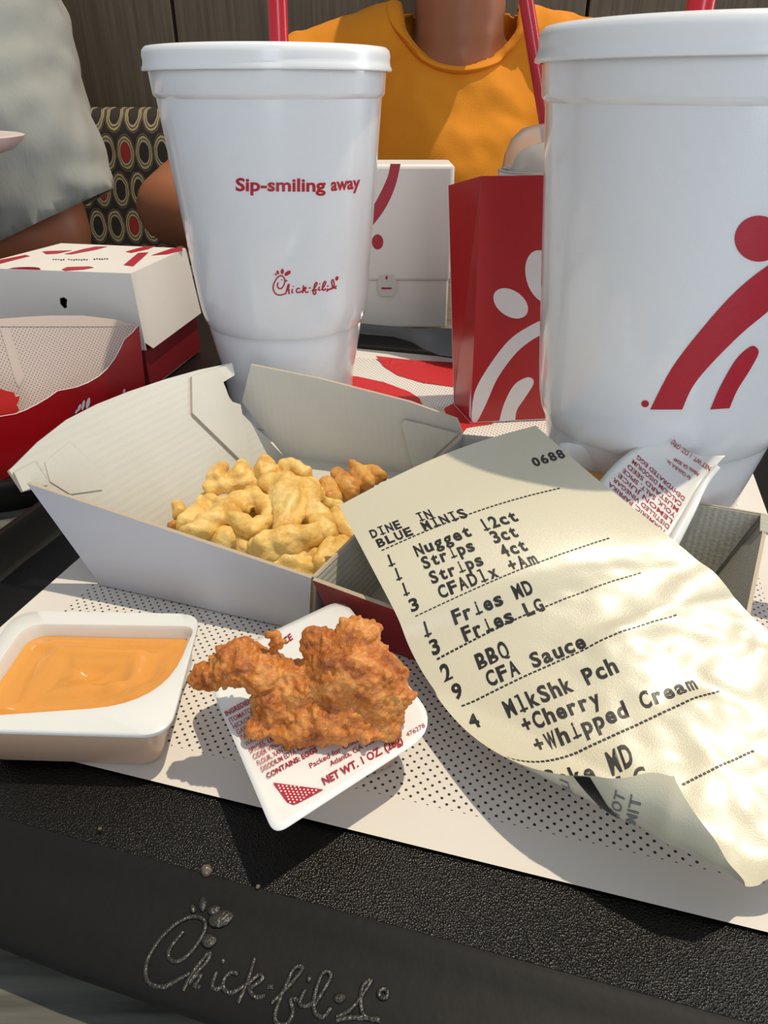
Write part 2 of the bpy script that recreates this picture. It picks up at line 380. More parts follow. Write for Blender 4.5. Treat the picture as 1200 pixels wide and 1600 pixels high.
# ---------------------------------------------------------------- the setting
TABLE_Z = -.008
def box_pts(x0, x1, y0, y1, z0, z1):
    return [(x0, y0, z0), (x1, y0, z0), (x1, y1, z0), (x0, y1, z0), (x0, y0, z1), (x1, y0, z1), (x1, y1, z1), (x0, y1, z1)]
BOXF = [(0, 3, 2, 1), (4, 5, 6, 7), (0, 1, 5, 4), (1, 2, 6, 5), (2, 3, 7, 6), (3, 0, 4, 7)]
def box(name, x0, x1, y0, y1, z0, z1, mat, parent=None, bev=0):
    o = mesh(name, box_pts(x0, x1, y0, y1, z0, z1), BOXF, mat, parent)
    if bev: bv = o.modifiers.new('b', 'BEVEL'); bv.width = bev; bv.segments = 3; autosmooth(o, 50)
    return o
fl = box('floor', -2.5, 2.5, -1.5, 2.6, -.80, -.76, M('floor_tile', (120, 112, 104), .5, .1, 8)); tag(fl, kind='structure')
wall = box('wall_back', -2.0, 2.0, 1.388, 1.49, -.76, .62, M('wall_backing', (34, 29, 24), .8)); tag(wall, kind='structure')
for i in range(-3, 3):
    x0 = -.3298 + .6475 * i
    box('wall_panel', x0 + .0025, x0 + .645, 1.37, 1.387, -.755, .60, m_wood, wall, .002)
tb = box('table', -.95, .95, .045, .86, TABLE_Z - .03, TABLE_Z, m_table, None, .006)
tag(tb, 'grey wood-grain laminate table under the black trays', 'table')
tl = lathe('table_pedestal', (0, .45), [(.30, -.76), (.30, -.745), (.06, -.73), (.04, -.7), (.04, TABLE_Z - .06), (.16, TABLE_Z - .045), (.16, TABLE_Z - .031)], M('pedestal_metal', (40, 40, 40), .4), tb, 32, 40, True, True)

bench = empty('booth_bench', (0, 1.2, -.76), 'booth bench upholstered in ringed oval pattern along the wood wall', 'bench')
prof = [(1.205, -.30), (1.268, .09), (1.278, .122), (1.295, .138), (1.32, .141), (1.345, .132), (1.355, -.30)]
loft('backrest', [[(x, y, z) for y, z in prof] for x in (-1.6, -.8, 0, .8, 1.6)], m_uph, bench, True, True, True, True, 50)
box('seat', -1.6, 1.6, .86, 1.21, -.40, -.30, M('seat_vinyl', (60, 40, 34), .5, .05), bench, .02)
box('seat_base', -1.6, 1.6, .92, 1.21, -.76, -.40, m_wood, bench)

# ---------------------------------------------------------------- trays and paper mat
E1 = Vector((math.cos(R(-15.38)), math.sin(R(-15.38)), 0)); E2 = Vector((-E1.y, E1.x, 0)); O0 = Vector((-.1477, .1577, 0))
def st(s, t, z=0.0, o=O0, a=E1, b=E2): return o + a * s + b * t + Vector((0, 0, z))
MW, ML = .276, .372
def rrect(x0, x1, y0, y1, r, n=10):
    P = []
    for cx, cy, a0 in ((x1 - r, y0 + r, -90), (x1 - r, y1 - r, 0), (x0 + r, y1 - r, 90), (x0 + r, y0 + r, 180)):
        for k in range(n + 1): a = R(a0 + 90 * k / n); P.append((cx + r * math.cos(a), cy + r * math.sin(a)))
    return P
def dens(P, m=6):
    out = []
    for i, p in enumerate(P):
        q = P[(i + 1) % len(P)]; k = m if math.hypot(q[0] - p[0], q[1] - p[1]) > .03 else 1
        for j in range(k): out.append((p[0] + (q[0] - p[0]) * j / k, p[1] + (q[1] - p[1]) * j / k))
    return out
def tray(name, label, frame, W, Ln, side, near, embossed):
    root = empty(name, frame(W / 2, Ln / 2, TABLE_Z), label, 'tray')
    def ring(ms, mn, z, bow=0):
        P = dens(rrect(-ms, W + ms, -ms, Ln + ms, .02 + ms)); out = []
        for s, t in P:
            if t < .02 - 0 and mn != ms: t = t - (mn - ms) * max(0, min(1, (.02 - t) / (.02 + ms)))
            if bow and t < .03: t -= bow * max(0, 1 - ((s - W / 2) / (W / 2)) ** 2) * max(0, min(1, (.03 - t) / .05))
            out.append(frame(s, t, z))
        return out
    a, b2 = side, near
    floor_loop = ring(.0205, .0205, -.0006)
    mesh('tray_floor', floor_loop, [tuple(range(len(floor_loop)))], m_floor, root)
    k = lambda f: (.0284 + (a - .0284) * f, .0284 + (b2 - .0284) * f)
    loops = [ring(.0205, .0205, -.0006), ring(.0232, .0232, .0010), ring(.0258, .0258, .0095), ring(.0275, .0275, .0122), ring(.030, .030, .0121), ring(.0325, .0325, .0108),
             ring(*k(.55), .0100, .002), ring(*k(.95), .0088, .0080), ring(*k(1), .0075, .0085), ring(*k(.99), .0050, .0085), ring(*k(.93), .0045, .008), ring(.030, .030, .006), ring(.024, .024, -.003), ring(.018, .018, -.0076)]
    loft('tray_rim', loops, m_tray, root, True, False, True, True, 60)
    return root
tray('serving_tray', 'black plastic tray with embossed script lettering on its rim, under paper mat', st, MW, ML, .034, .0440, True)
LT0 = st(-.040, .11, 0); 
def st2(s, t, z=0.0): return LT0 + E1 * (s - .30) + E2 * t + Vector((0, 0, z))
tray2 = empty('serving_tray', st2(.15, .2, TABLE_Z), 'second black tray at left under the red carton and white box', 'tray')
P2 = dens(rrect(0, .30, 0, .42, .05))
def ring2(m, z): return [st2(.15 + (s - .15) * (1 - m / .15), .21 + (t - .21) * (1 - m / .21), z) for s, t in P2]
loft('tray_rim', [ring2(.012, -.0006), ring2(.007, .006), ring2(.004, .0105), ring2(.001, .0105), ring2(0, .008), ring2(.006, -.0076)], m_tray, tray2, True, False, True, True, 60)
lp = ring2(.012, -.0006); mesh('tray_floor', lp, [tuple(range(len(lp)))], m_floor, tray2)

# embossed lettering on the near rim (real relief, half sunk)
trays = [o for o in C.objects if o.name == 'serving_tray'][0]
EMB = [[(245,360),(205,410),(180,450),(190,485),(230,490),(290,440),(335,370),(345,320),(320,295),(270,295),(200,335),(130,410),(85,490),(80,560),(105,595),(160,605),(220,575),(275,545)],
 [(245,625),(290,540),(345,470),(365,450),(355,490),(300,550),(272,592),(300,560),(325,550),(312,582),(295,602),(325,605)],
 [(395,540),(375,600),(395,615),(425,600)], [(492,552),(465,540),(432,565),(425,605),(445,630),(485,622),(520,600)],
 [(565,480),(530,590),(490,680)], [(535,595),(585,550),(600,570),(560,602),(540,612),(565,650),(612,645)], [(625,606),(650,604)],
 [(640,680),(700,620),(770,540),(775,515),(740,525),(700,610),(670,680),(655,740),(670,770),(710,770),(735,720),(725,660),(760,665)],
 [(790,620),(765,680),(795,690),(825,675)], [(830,690),(880,610),(905,560),(890,535),(860,560),(830,660),(835,720),(870,740),(905,700)], [(930,655),(955,655)],
 [(930,740),(1000,700),(1080,590),(1075,575),(1045,610),(1040,690),(1060,740),(1125,755)], [(930,755),(1000,742),(1125,750)],
 [(1140 + 20 * math.cos(t), 635 + 20 * math.sin(t)) for t in [k * .7 for k in range(10)]]]
def flange(x, y):
    p = at_z(x, y, .0098); t = -(p - O0).dot(E2); return at_z(x, y, min(.0118, .0109 - (t - .0325) * .115))
emb = []
ev, ef = [], []
def add_tube(V, Fc, pts, r, seg=6):
    base = len(V)
    for i, p in enumerate(pts):
        t = (pts[min(i + 1, len(pts) - 1)] - pts[max(i - 1, 0)]).normalized(); a = Vector((t.y, -t.x, 0)).normalized(); bz = Vector((0, 0, 1))
        for k in range(seg): q = 2 * math.pi * k / seg; V.append(p + a * r * math.cos(q) + bz * r * .8 * math.sin(q))
    for i in range(len(pts) - 1):
        for k in range(seg): Fc.append((base + i * seg + k, base + i * seg + (k + 1) % seg, base + (i + 1) * seg + (k + 1) % seg, base + (i + 1) * seg + k))
for S_ in EMB:
    add_tube(ev, ef, catmull([flange(200 + x * .35, 1330 + y * .35) for x, y in S_], 5), .00055)
lg = mesh('embossed_lettering', ev, ef, m_trayemb, trays, True); lg['label'] = 'raised script lettering'
for cx, cy, a, b_, rot in ((290,255,11,16,-20), (335,232,15,26,-10), (385,262,24,16,-20), (415,298,46,28,-15), (362,398,28,22,20), (425,490,9,9,0), (808,570,10,10,0), (945,655,22,14,0)):
    pc = flange(200 + cx * .35, 1330 + cy * .35); k = .35 / 5600
    bm = bmesh.new(); prim_ell(bm, pc, (a * k * 1.0, b_ * k * 1.2, .0006), Matrix.Rotation(R(-rot), 3, 'Z'), 2); from_bm('embossed_feather', bm, m_trayemb, trays, True)

# paper mat with printed dots
m_mat = dotted('dotted_mat_paper', (226, 219, 210), (40, 38, 44), .0033, .00165, .00042, ((0, .016, MW - .012), (1, .0125, ML - .012)))
nu, nv = 40, 56; V = []; Fc = []
def mat_z(s, t): return .0006 + .004 * max(0, (t - (ML - .03)) / .03) ** 2 * (0.3 + .7 * (1 - s / MW))
for j in range(nv + 1):
    for i in range(nu + 1):
        s_, t_ = MW * i / nu, ML * j / nv; V.append(st(s_, t_, mat_z(s_, t_)))
for j in range(nv):
    for i in range(nu): a = j * (nu + 1) + i; Fc.append((a, a + 1, a + nu + 2, a + nu + 1))
pm = mesh('paper_mat', V, Fc, m_mat, None, True); uv = pm.data.uv_layers.new(name='UVMap')
for l in pm.data.loops:
    i = l.vertex_index; uv.data[l.index].uv = (MW * (i % (nu + 1)) / nu, ML * (i // (nu + 1)) / nv)
tag(pm, 'white paper tray mat printed with black dots and red curves', 'paper mat')
class MatS:
    def px(s, x, y, off=0):
        p = at_z(x, y, .0008); q = p - O0; z = mat_z(q.dot(E1), q.dot(E2)); return at_z(x, y, z + .0003)
m_redmat = M('red_mat_ink', (196, 34, 40), .5, .05, 100)
poly_print('red_print', [[(587,556),(640,562),(705,566),(760,571),(760,605),(705,604),(660,598),(620,586),(600,573)]], MatS(), m_redmat, pm)
poly_print('red_print', [[(540,587),(558,588),(600,597),(640,612),(655,622),(660,632),(640,640),(540,630)]], MatS(), m_redmat, pm)
poly_print('red_print', [[(694,638),(712,628),(735,625),(770,640),(770,662),(730,668),(712,690),(700,660)]], MatS(), m_redmat, pm)

# ---------------------------------------------------------------- drink cups
CUP = [(.0345, .0), (.0352, .002), (.0385, .040), (.0390, .046), (.0402, .0495), (.0440, .0565), (.0452, .062), (.0462, .070), (.0538, .1605), (.0550, .1618), (.0553, .1628), (.0560, .1725), (.0562, .175)]
LID = [(.0566, .1722), (.0584, .1724), (.0586, .1732), (.0578, .1748), (.0576, .1765), (.0578, .1785), (.0574, .1805), (.0560, .1818), (.0540, .1820), (.0530, .1805), (.0525, .1770), (.0500, .1768), (.012, .1768), (.001, .1768)]
def cup(cx, cy, k, label, seg=128):
    mz = lambda z: max(0, CAM_H - (CAM_H - z) * k) if z > .045 else z * (CAM_H - (CAM_H - .046) * k) / .046
    prof = [(r * k, mz(z)) for r, z in CUP]; lidp = [(r * k, mz(z)) for r, z in LID]
    root = empty('foam_cup', (cx, cy, .0009), label, 'cup')
    pr = [(r, z + .0009) for r, z in prof]
    inner = [(.0555 * k, pr[-1][1]), (.053 * k, pr[-1][1] - .003), (.043 * k, pr[5][1]), (.034 * k, .008)]
    lathe('cup_body', (cx, cy), [(.0335 * k, .0012)] + pr + inner, m_foam, root, seg, 30, True, True)
    lathe('lid', (cx, cy), lidp, m_lid, root, seg, 45, False, True)
    return root, LatheS((cx, cy), [(r, z) for r, z in pr])
CL = (-.0548, .404); KR = 1.05; CR = (.106 * KR, .264 * KR)
cupL, surfL = cup(CL[0], CL[1], 1.0, 'white foam cup printed Sip-smiling away, behind the fries box')
cupR, surfR = cup(CR[0], CR[1], KR, 'large white foam cup with big red bird logo at right')
text_px('printed_text', 'Sip-smiling', (368, 298), (509, 299), 19.5, surfL, m_redink, cupL, .03)
text_px('printed_text', 'away', (517, 298), (563, 294), 19.5, surfL, m_redink, cupL, .03)
LOGO = [[(212,268),(200,310),(213,342),(250,350),(282,315),(300,250),(285,200),(245,178),(200,205),(160,270),(143,335),(158,395),(195,430),(240,438),(290,425),(315,415)],
 [(312,424),(330,350),(346,300),(358,300),(352,335),(326,388),(345,360),(358,368),(352,410),(370,412)], [(405,355),(394,402),(415,405)],
 [(500,356),(482,345),(460,362),(454,388),(470,404),(498,400),(530,385)], [(552,305),(545,350),(538,414)], [(542,368),(572,335),(585,345),(565,368),(547,374),(572,385),(588,404),(618,392)],
 [(622,346),(648,340)], [(662,388),(700,340),(732,288),(722,268),(700,300),(690,350),(680,400),(690,428),(712,420),(714,392),(700,370),(734,366)], [(764,325),(752,370),(778,370)],
 [(788,372),(825,322),(850,272),(838,256),(815,290),(805,350),(822,374),(852,350)], [(866,320),(888,315)],
 [(858,390),(890,362),(925,348),(962,300),(945,232),(928,258),(936,312),(965,342),(994,350)], [(860,358),(905,362),(996,316)]]
Lp = lambda p: (410 + p[0] / 8.571, 410 + p[1] / 8.571)
polys = []
for S_ in LOGO: polys += stroke([Lp(p) for p in S_], 2.2, 4)
for e_ in ((178,160,13,18,-15), (206,135,17,30,-15), (266,122,23,36,5), (338,145,50,26,-35), (998,215,22,32,20), (412,322,9,9,0), (768,288,9,9,0), (258,235,9,10,0)):
    polys.append([Lp(p) for p in ellipse(*e_, n=14)])
polys.append([Lp(p) for p in ((308,228), (344,244), (310,264))])
lo = poly_print('printed_logo', polys, surfL, m_redink, cupL, .00014, 30)
# big logo on the right cup (continues round the side)
big = [ellipse(1186, 373, 38, 36, 0, 40)]
outer = catmull([(1016,640,0),(1050,575,0),(1100,510,0),(1150,455,0),(1200,415,0),(1262,378,0)], 5); inner = catmull([(1284,405,0),(1210,478,0),(1160,520,0),(1110,570,0),(1082,605,0),(1066,640,0)], 5)
big.append([(p.x, p.y) for p in outer + inner])
o2 = catmull([(1110,640,0),(1125,605,0),(1150,562,0),(1172,542,0),(1182,543,0),(1185,553,0),(1172,578,0),(1152,610,0),(1140,638,0)], 5); big.append([(p.x, p.y) for p in o2])
big.append(ellipse(1008, 631, 6, 5.5, 0, 16))
big.append(ellipse(1300, 320, 38, 60, 20, 30))
for pl in big: poly_print('printed_logo', [pl], surfR, m_redink, cupR, .0002, 14)

def straw(name, p0, p1, r, label):
    a, b_ = Vector(p0), Vector(p1); o = tube(name, [a.lerp(b_, t / 6) for t in range(7)], r, m_straw, None, 20, None, 1, True)
    tag(o, label, 'straw'); return o
straw('drinking_straw', (CL[0] + .004, CL[1] + .012, .178), at_y(425, -190, CL[1] + .012), .0046, 'red straw in the cup printed Sip-smiling away')
straw('drinking_straw', (.108, .30, .18), (.108, .302, .252), .0046, 'red straw in the large cup with big red bird logo')

# ---------------------------------------------------------------- milkshake with clear dome behind the red carton
MK = Vector((.1195, .545, 0))
shake = empty('milkshake_cup', MK + Vector((0, 0, .0012)), 'milkshake cup with clear dome lid behind the upright red carton', 'cup')
lathe('cup_body', (MK.x, MK.y), [(.001, .0015), (.027, .0015), (.028, .003), (.0385, .113), (.0400, .115), (.0385, .1165)], m_foam, shake, 64, 40)
lathe('dome_lid', (MK.x, MK.y), [(.0408, .1135), (.0412, .118), (.0385, .119), (.0375, .127), (.034, .136), (.027, .1425), (.016, .1455), (.006, .146), (.0055, .1448), (.016, .1443), (.0262, .1413), (.033, .1352), (.0365, .1265), (.0375, .1185)], m_clear, shake, 64, 40)
bm = bmesh.new(); prim_ell(bm, (MK.x, MK.y, .116), (.033, .033, .021), None, 4)
for v_ in bm.verts: v_.co += (v_.co - Vector((MK.x, MK.y, .112))).normalized() * .002 * noise.noise(v_.co * 90)
from_bm('whipped_cream', bm, m_cream, shake, True)
straw('drinking_straw', (.1145, .548, .125), at_y(812, -60, .556), .0046, 'red straw leaning from the dome-lidded milkshake')

# ---------------------------------------------------------------- far white upright box
WB = empty('paper_box', (0, .588, TABLE_Z), 'white upright cardboard box with red curve, behind the cups', 'box')
def bevbox(name, x0, x1, y0, y1, z0, z1, mat, parent, bev): return box(name, x0, x1, y0, y1, z0, z1, mat, parent, bev)
wx0, wx1 = -.075, .0512
bevbox('box_body', wx0 + .001, wx1 - .001, .5765, .617, -.0004, .06, m_cardcream, WB, .002)
bevbox('box_cover', wx0, wx1, .575, .6185, .036, .1185, m_cardcream, WB, .003)
bsurf = PlaneS((0, .575, 0), (.1, .575, 0), (0, .575, .1))
arc = catmull([(626,256,0),(618,290,0),(604,322,0),(584,350,0),(560,372,0)], 5); arc2 = catmull([(552,352,0),(576,332,0),(594,302,0),(606,275,0),(610,256,0)], 5)
poly_print('red_print', [[(p.x, p.y) for p in arc + arc2]], bsurf, m_redink, WB)
poly_print('red_print', [ellipse(590, 378, 9, 12, 0, 20)], bsurf, m_redink, WB)
b2surf = bsurf
m_hex = M('debossed_card', (218, 211, 200), .5, .02)
poly_print('embossed_badge', [[(594,429),(615,429),(620,440),(620,452),(614,463),(596,463),(589,452),(590,440)]], bsurf, m_hex, WB, .0004)
poly_print('badge_mark', [ellipse(604, 434, 1.8, 3.2, 10, 10), [(596,449),(612,449),(612,452),(596,452)]], bsurf, m_redink, WB, .0006)

# ---------------------------------------------------------------- fork on the far tray edge
fk = empty('plastic_fork', (.02, .49, .012), 'dark grey plastic fork lying beyond the fries box', 'fork')
path = [(-.095, .532, .0165, .0045), (-.05, .522, .0175, .0048), (-.02, .512, .0180, .0045), (.008, .503, .0180, .0042), (.022, .497, .0170, .0062), (.032, .4925, .0158, .0105), (.042, .488, .0150, .0128), (.052, .4835, .0152, .0130), (.060, .480, .0160, .0128)]
loops = []
for i, (x, y, z, hw) in enumerate(path):
    p = Vector((x, y, z)); t = Vector((.912, -.41, 0)); sd = Vector((.41, .912, 0)); sd = (sd + Vector((0, 0, .55)) * 1).normalized() if True else sd
    nn = t.cross(sd).normalized(); dip = .0016 if hw > .008 else -.0008; L2 = []
    for k in range(9): u_ = -1 + k / 4; L2.append(p + sd * hw * u_ + nn * (dip * (u_ * u_ - 1) + .0007))
    for k in range(9): u_ = 1 - k / 4; L2.append(p + sd * hw * u_ + nn * (dip * (u_ * u_ - 1) - .0007))
    loops.append(L2)
loft('handle', loops, m_fork, fk, True, True, True, True, 50)
for k in range(4):
    sd = (Vector((.41, .912, 0)) + Vector((0, 0, .55))).normalized(); p = Vector((.059, .4805, .016)) + sd * (-.0098 + .0065 * k)
    tube('tine', [p, p + Vector((.016, -.0072, -.002)), p + Vector((.030, -.0135, -.0010))], .0016, m_fork, fk, 8, lambda t: .0021 - .0011 * t)

# ---------------------------------------------------------------- upright red fry carton
fb = at_z(735, 661, .0012); fr = at_z(864, 655, .0012); sb = at_z(709, 632, .0012)
ft = at_y(752, 275, .393); stp = at_y(700, 290, .428); frt = ft + (fr - fb) * 1.45; 
rb = fr + (sb - fb); rt = frt + (stp - ft)
ct = empty('fry_carton', (fb + rb) / 2, 'upright glossy red fry carton with white bird logo', 'carton')
m_in = M('carton_inside', (214, 200, 190), .5, .03)
cen = (fb + rb + ft + rt) / 4
def cp(name, pts): return panel(name, pts, .0005, (m_redcard, m_in, m_whiteink), ct, cen + (sum((Vector(p) for p in pts), Vector()) / len(pts) - cen) * 5)
topc = [ft.lerp(frt, k / 6) + Vector((0, 0, -.012 * math.sin(math.pi * k / 6) * .0)) for k in range(7)]
cp('front_panel', [fb, fr, frt] + [ft]); cp('side_panel', [sb, fb, ft, stp]); cp('back_panel', [sb, rb, rt - Vector((0, 0, .004)), stp]); cp('side_panel', [fr, rb, rt, frt]); cp('bottom_panel', [fb, fr, rb, sb])
fs = PlaneS(fb, fr, ft); ss = PlaneS(sb, fb, ft)
poly_print('white_print', [ellipse(798, 474, 30, 20, 35, 30)], fs, m_whiteink, ct)
poly_print('white_print', [ellipse(848, 432, 26, 42, -15, 30)], fs, m_whiteink, ct)
a1 = catmull([(737,645,0),(742,612,0),(762,575,0),(795,532,0),(830,508,0),(870,490,0)], 5); a2 = catmull([(870,515,0),(840,526,0),(808,550,0),(778,590,0),(760,630,0),(745,659,0),(737,657,0)], 5)
poly_print('white_print', [[(p.x, p.y) for p in a1 + a2]], fs, m_whiteink, ct)
a1 = catmull([(780,658,0),(788,630,0),(803,602,0),(822,590,0),(832,592,0),(833,601,0),(820,622,0),(808,640,0),(805,656,0)], 5)
poly_print('white_print', [[(p.x, p.y) for p in a1]], fs, m_whiteink, ct)
poly_print('white_print', [[(736,608),(736,655),(733,650),(734,625)]], ss, m_whiteink, ct)

# ---------------------------------------------------------------- left: white lidded box and red carton with dotted inside
zt = .072
ftr = at_z(205, 427, zt); btr = at_z(290, 388, zt); btl = at_z(95, 380, zt); ftl = ftr + (btl - btr) * 1.02 + Vector((-.01, -.003, 0))
NB = empty('nugget_box', ((ftr + btl) / 2).xy.to_3d(), 'closed white lidded food box with red print and small vent hole', 'box')
cen = (ftr + btl) / 2 - Vector((0, 0, .03))
dn = Vector((0, 0, -1))
fbr = at_y(229, 547, ftr.y - .004); bbr = btr + Vector((.004, .004, fbr.z - zt)); fbl = fbr + (ftl - ftr) * 1.03; bbl = bbr + (btl - btr) * 1.03
def np_(name, pts, mats): return panel(name, pts, .0007, mats, NB, cen + (sum((Vector(p) for p in pts), Vector()) / len(pts) - cen) * 6)
mw = (m_cardcream, m_cardin, m_cardedge)
np_('lid_top', [ftr, btr, btl, ftl], mw)
# front of the lid with a real vent hole
hole = [at for at in [(94,466),(101,464),(106,468),(105,476),(106,480),(101,482),(95,475)]]
fsurf = PlaneS(ftr, fbr, ftl)
bm = bmesh.new(); ov = [bm.verts.new(p) for p in (ftr, fbr, fbl, ftl)]; hv = [bm.verts.new(fsurf.px(x, y)) for x, y in hole]
eds = [bm.edges.new((ov[i], ov[(i + 1) % 4])) for i in range(4)] + [bm.edges.new((hv[i], hv[(i + 1) % len(hv)])) for i in range(len(hv))]
bmesh.ops.triangle_fill(bm, use_beauty=True, edges=eds, use_dissolve=False); bmesh.ops.recalc_face_normals(bm, faces=bm.faces[:])
o = from_bm('lid_front', bm, m_cardcream, NB); so = o.modifiers.new('s', 'SOLIDIFY'); so.thickness = .0007
sc_ = fbr.lerp(ftr, .10); np_('lid_side', [ftr, sc_, fbr.lerp(bbr, .10) + (sc_ - fbr) * -.35, bbr, btr], mw); np_('lid_side', [ftl, fbl, bbl, btl], mw); np_('lid_back', [btr, bbr, bbl, btl], mw)
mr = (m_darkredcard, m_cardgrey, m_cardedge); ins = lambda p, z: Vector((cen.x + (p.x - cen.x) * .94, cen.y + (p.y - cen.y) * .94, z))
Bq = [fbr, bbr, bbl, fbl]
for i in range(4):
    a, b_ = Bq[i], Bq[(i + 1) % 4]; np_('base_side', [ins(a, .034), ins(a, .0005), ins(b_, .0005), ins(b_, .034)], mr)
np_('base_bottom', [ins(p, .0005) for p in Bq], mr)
tsurf = PlaneS(ftr, btr, ftl)
def shp(pts, n=5): return [(p.x, p.y) for p in catmull([(x, y, 0) for x, y in pts], n, True)]
for pl in ([(-14,412),(0,406),(40,398),(47,400),(30,404),(-8,414)], [(66,393),(75,392),(110,391),(113,391),(90,396),(72,397)], [(100,397),(130,389),(150,385),(168,385),(150,390),(112,397)],
           [(196,393),(225,385),(243,384),(232,389),(205,395)], [(236,399),(268,388),(284,386),(286,391),(262,397)], [(96,421),(105,417),(140,416),(147,418),(130,421),(102,423)]):
    poly_print('red_print', [pl], tsurf, m_redink, NB, .0002)
poly_print('red_print', [[(193,414),(216,395),(232,394),(226,400),(208,416)]], tsurf, m_redink, NB, .0002)
mk = []
for i in range(22):                                   # tiny upside-down print, too small to read
    x = 82 + i * 4.0; hgt = 1.0 + 1.6 * random.random(); y = 404.5 + .8 * random.random() - (1.2 if i > 15 else 0)
    if i in (5, 14, 15): continue
    mk.append([(x, y), (x + 2.6, y - .3), (x + 3.0, y + hgt * .6), (x + .5, y + hgt * .7)])
poly_print('fine_print', mk, tsurf, m_ink, NB, .0003, 50)
poly_print('red_print', [shp([(13,420),(60,418),(58,430),(45,441),(32,444),(20,438)])], fsurf, m_redink, NB, .0002)

# red carton lying open in front of it
cBR, cBL = Vector((-.134, .382, .0002)), Vector((-.222, .272, .0002)); cTR = at_z(217, 508, .058)
fsC = PlaneS(cBR, cBL, cTR)
fc = empty('fry_carton', (cBR + cBL) / 2, 'open red fry carton with dotted lining at left edge', 'carton')
scoop = [(217,508),(207,520),(195,530),(188,545),(180,560),(168,576),(155,588),(138,598),(120,605),(106,608),(90,611),(75,622),(58,632),(40,641),(24,647),(0,651),(-40,652),(-80,650),(-120,640),(-150,600)]
front = [fsC.px(x, y) for x, y in scoop]
panel('front_panel', front + [cBL + (cBL - cBR) * .25, cBL, cBR], .0006, (m_redcard, m_in, m_whiteink), fc, CO)
inw = -fsC.n.copy(); inw.z = 0; inw.normalize()
off = inw * .034
bkS = PlaneS(cBR + inw * .012, cBL + inw * .012, cTR + off)
m_dots = dotted('dotted_lining', (214, 196, 186), (70, 58, 58), .0021, .00105, .00026, None)
m_dots2 = m_dots
arcp = [(-150,540),(-110,515),(-60,503),(0,499),(40,495),(80,493),(130,493),(180,499),(217,508)]
backp = [bkS.px(x, y) for x, y in arcp]
bb = [cBR + inw * .012, cBL + inw * .012 + (cBL - cBR) * .25]
panel('back_panel', backp + [backp[-1] * .0 + bkS.px(222, 560), bb[0].lerp(bb[1], .05), bb[1]], .0006, (m_dots, m_redcard, m_whiteink), fc, CO)
# plain cream margin along the lining's top and the folded seam strip
m_cr = M('lining_plain', (216, 196, 184), .5, .02)
poly_print('lining_margin', [[(-60,503),(0,498),(40,495),(80,493),(130,493),(180,499),(215,508),(180,510),(0,510),(-60,512)]], bkS, m_cr, fc, .0003)
poly_print('lining_seam', [[(0,512),(15,512),(38,590),(30,606),(24,596)]], bkS, m_cr, fc, .0003)
panel('side_panel', [cTR, backp[-1], bb[0], cBR], .0006, (m_redcard, m_in, m_whiteink), fc, (0, .4, .05))
panel('bottom_panel', [cBR, cBL + (cBL - cBR) * .25, bb[1], bb[0]], .0005, m_redcard, fc, CO)
for e_ in ((124,637,2.0,6,20), (130,633,2.2,8,12), (137.5,630,2.8,9,14), (119.5,643,1.6,3.5,25), (194,611,1.8,3.5,15)):
    poly_print('white_print', [ellipse(*e_, n=14)], fsC, m_whiteink, fc)
# torn red scrap inside the carton
mid = PlaneS(cBR + inw * .008, cBL + inw * .008, cTR + inw * .012)
sp = [(-50,600),(-10,604),(8,610),(22,613),(24,620),(31,618),(29,628),(26,633),(30,640),(24,650),(0,656),(-50,655)]
o = panel('torn_scrap', [mid.px(x, y) for x, y in sp], .0006, (M('bright_red_card', (214, 44, 40), .5, .03), m_whiteink, m_whiteink), None, CO)
tag(o, 'torn bright red scrap poking out of the left carton', 'card scrap')

# ---------------------------------------------------------------- far left cup rim
pc = at_y(-170, 222, .56)
pk = empty('foam_cup', (pc.x, pc.y, .0), 'pale cup whose lid rim pokes in at the left edge', 'cup')
zz = at_y(22, 214, .56).z; rr = at_y(22, 214, .56).x - pc.x
lathe('cup_body', (pc.x, pc.y), [(.001, .0), (rr * .26, .0), (rr * .40, zz - .012), (rr * .42, zz - .003)], m_foam, pk, 48, 40)
lathe('lid', (pc.x, pc.y), [(rr * .40, zz - .016), (rr * .7, zz - .014), (rr * .9, zz - .0085), (rr * .97, zz - .004), (rr, zz), (rr * .97, zz + .0008), (rr * .9, zz), (.001, zz - .001)], M('pinkish_plastic', (224, 202, 196), .35, .02), pk, 48, 50)

# ---------------------------------------------------------------- open fries box (white lid half)
A0, B0, C0, D0 = Vector((-.0259, .1985, .0012)), Vector((-.1084, .2267, .0012)), Vector((-.052, .338, .0012)), Vector((.033, .312, .0012))
At, Bt, Ct, Dt = Vector((-.0235, .1955, .0265)), Vector((-.145, .2475, .0365)), Vector((-.0735, .349, .0455)), Vector((.0357, .309, .0265))
Bt = PlaneS(A0, B0, At).px(46, 752)
FB = empty('fries_box', ((A0 + C0) / 2), 'open white cardboard box half holding waffle fries', 'box')
cen = (A0 + B0 + C0 + D0) / 4 + Vector((0, 0, .03)); TH = .0014
mi = (m_cardin, m_cardout, m_cardedge)
def fp(name, pts, th=TH, mats=mi, tw=None, uvd=None): return panel(name, pts, th, mats, FB, tw or cen, uvd)
fp('floor_panel', [A0, D0, C0, B0], uvd=B0 - A0)
fp('near_wall', [A0, At, Bt, B0], uvd=Bt - At)
lw = PlaneS(B0, C0, Ct)
crv = [(14,735),(22,728),(60,690),(105,655),(150,632),(200,612),(260,592),(310,578),(362,567),(367,585),(349,596),(358,620)]
lpts = [lw.px(x, y) for x, y in crv]
fp('left_wall', [B0, lw.px(60, 762), lw.px(36, 768)] + lpts + [lw.px(372, 640), C0], uvd=C0 - B0)
fw = PlaneS(C0, D0, Dt)
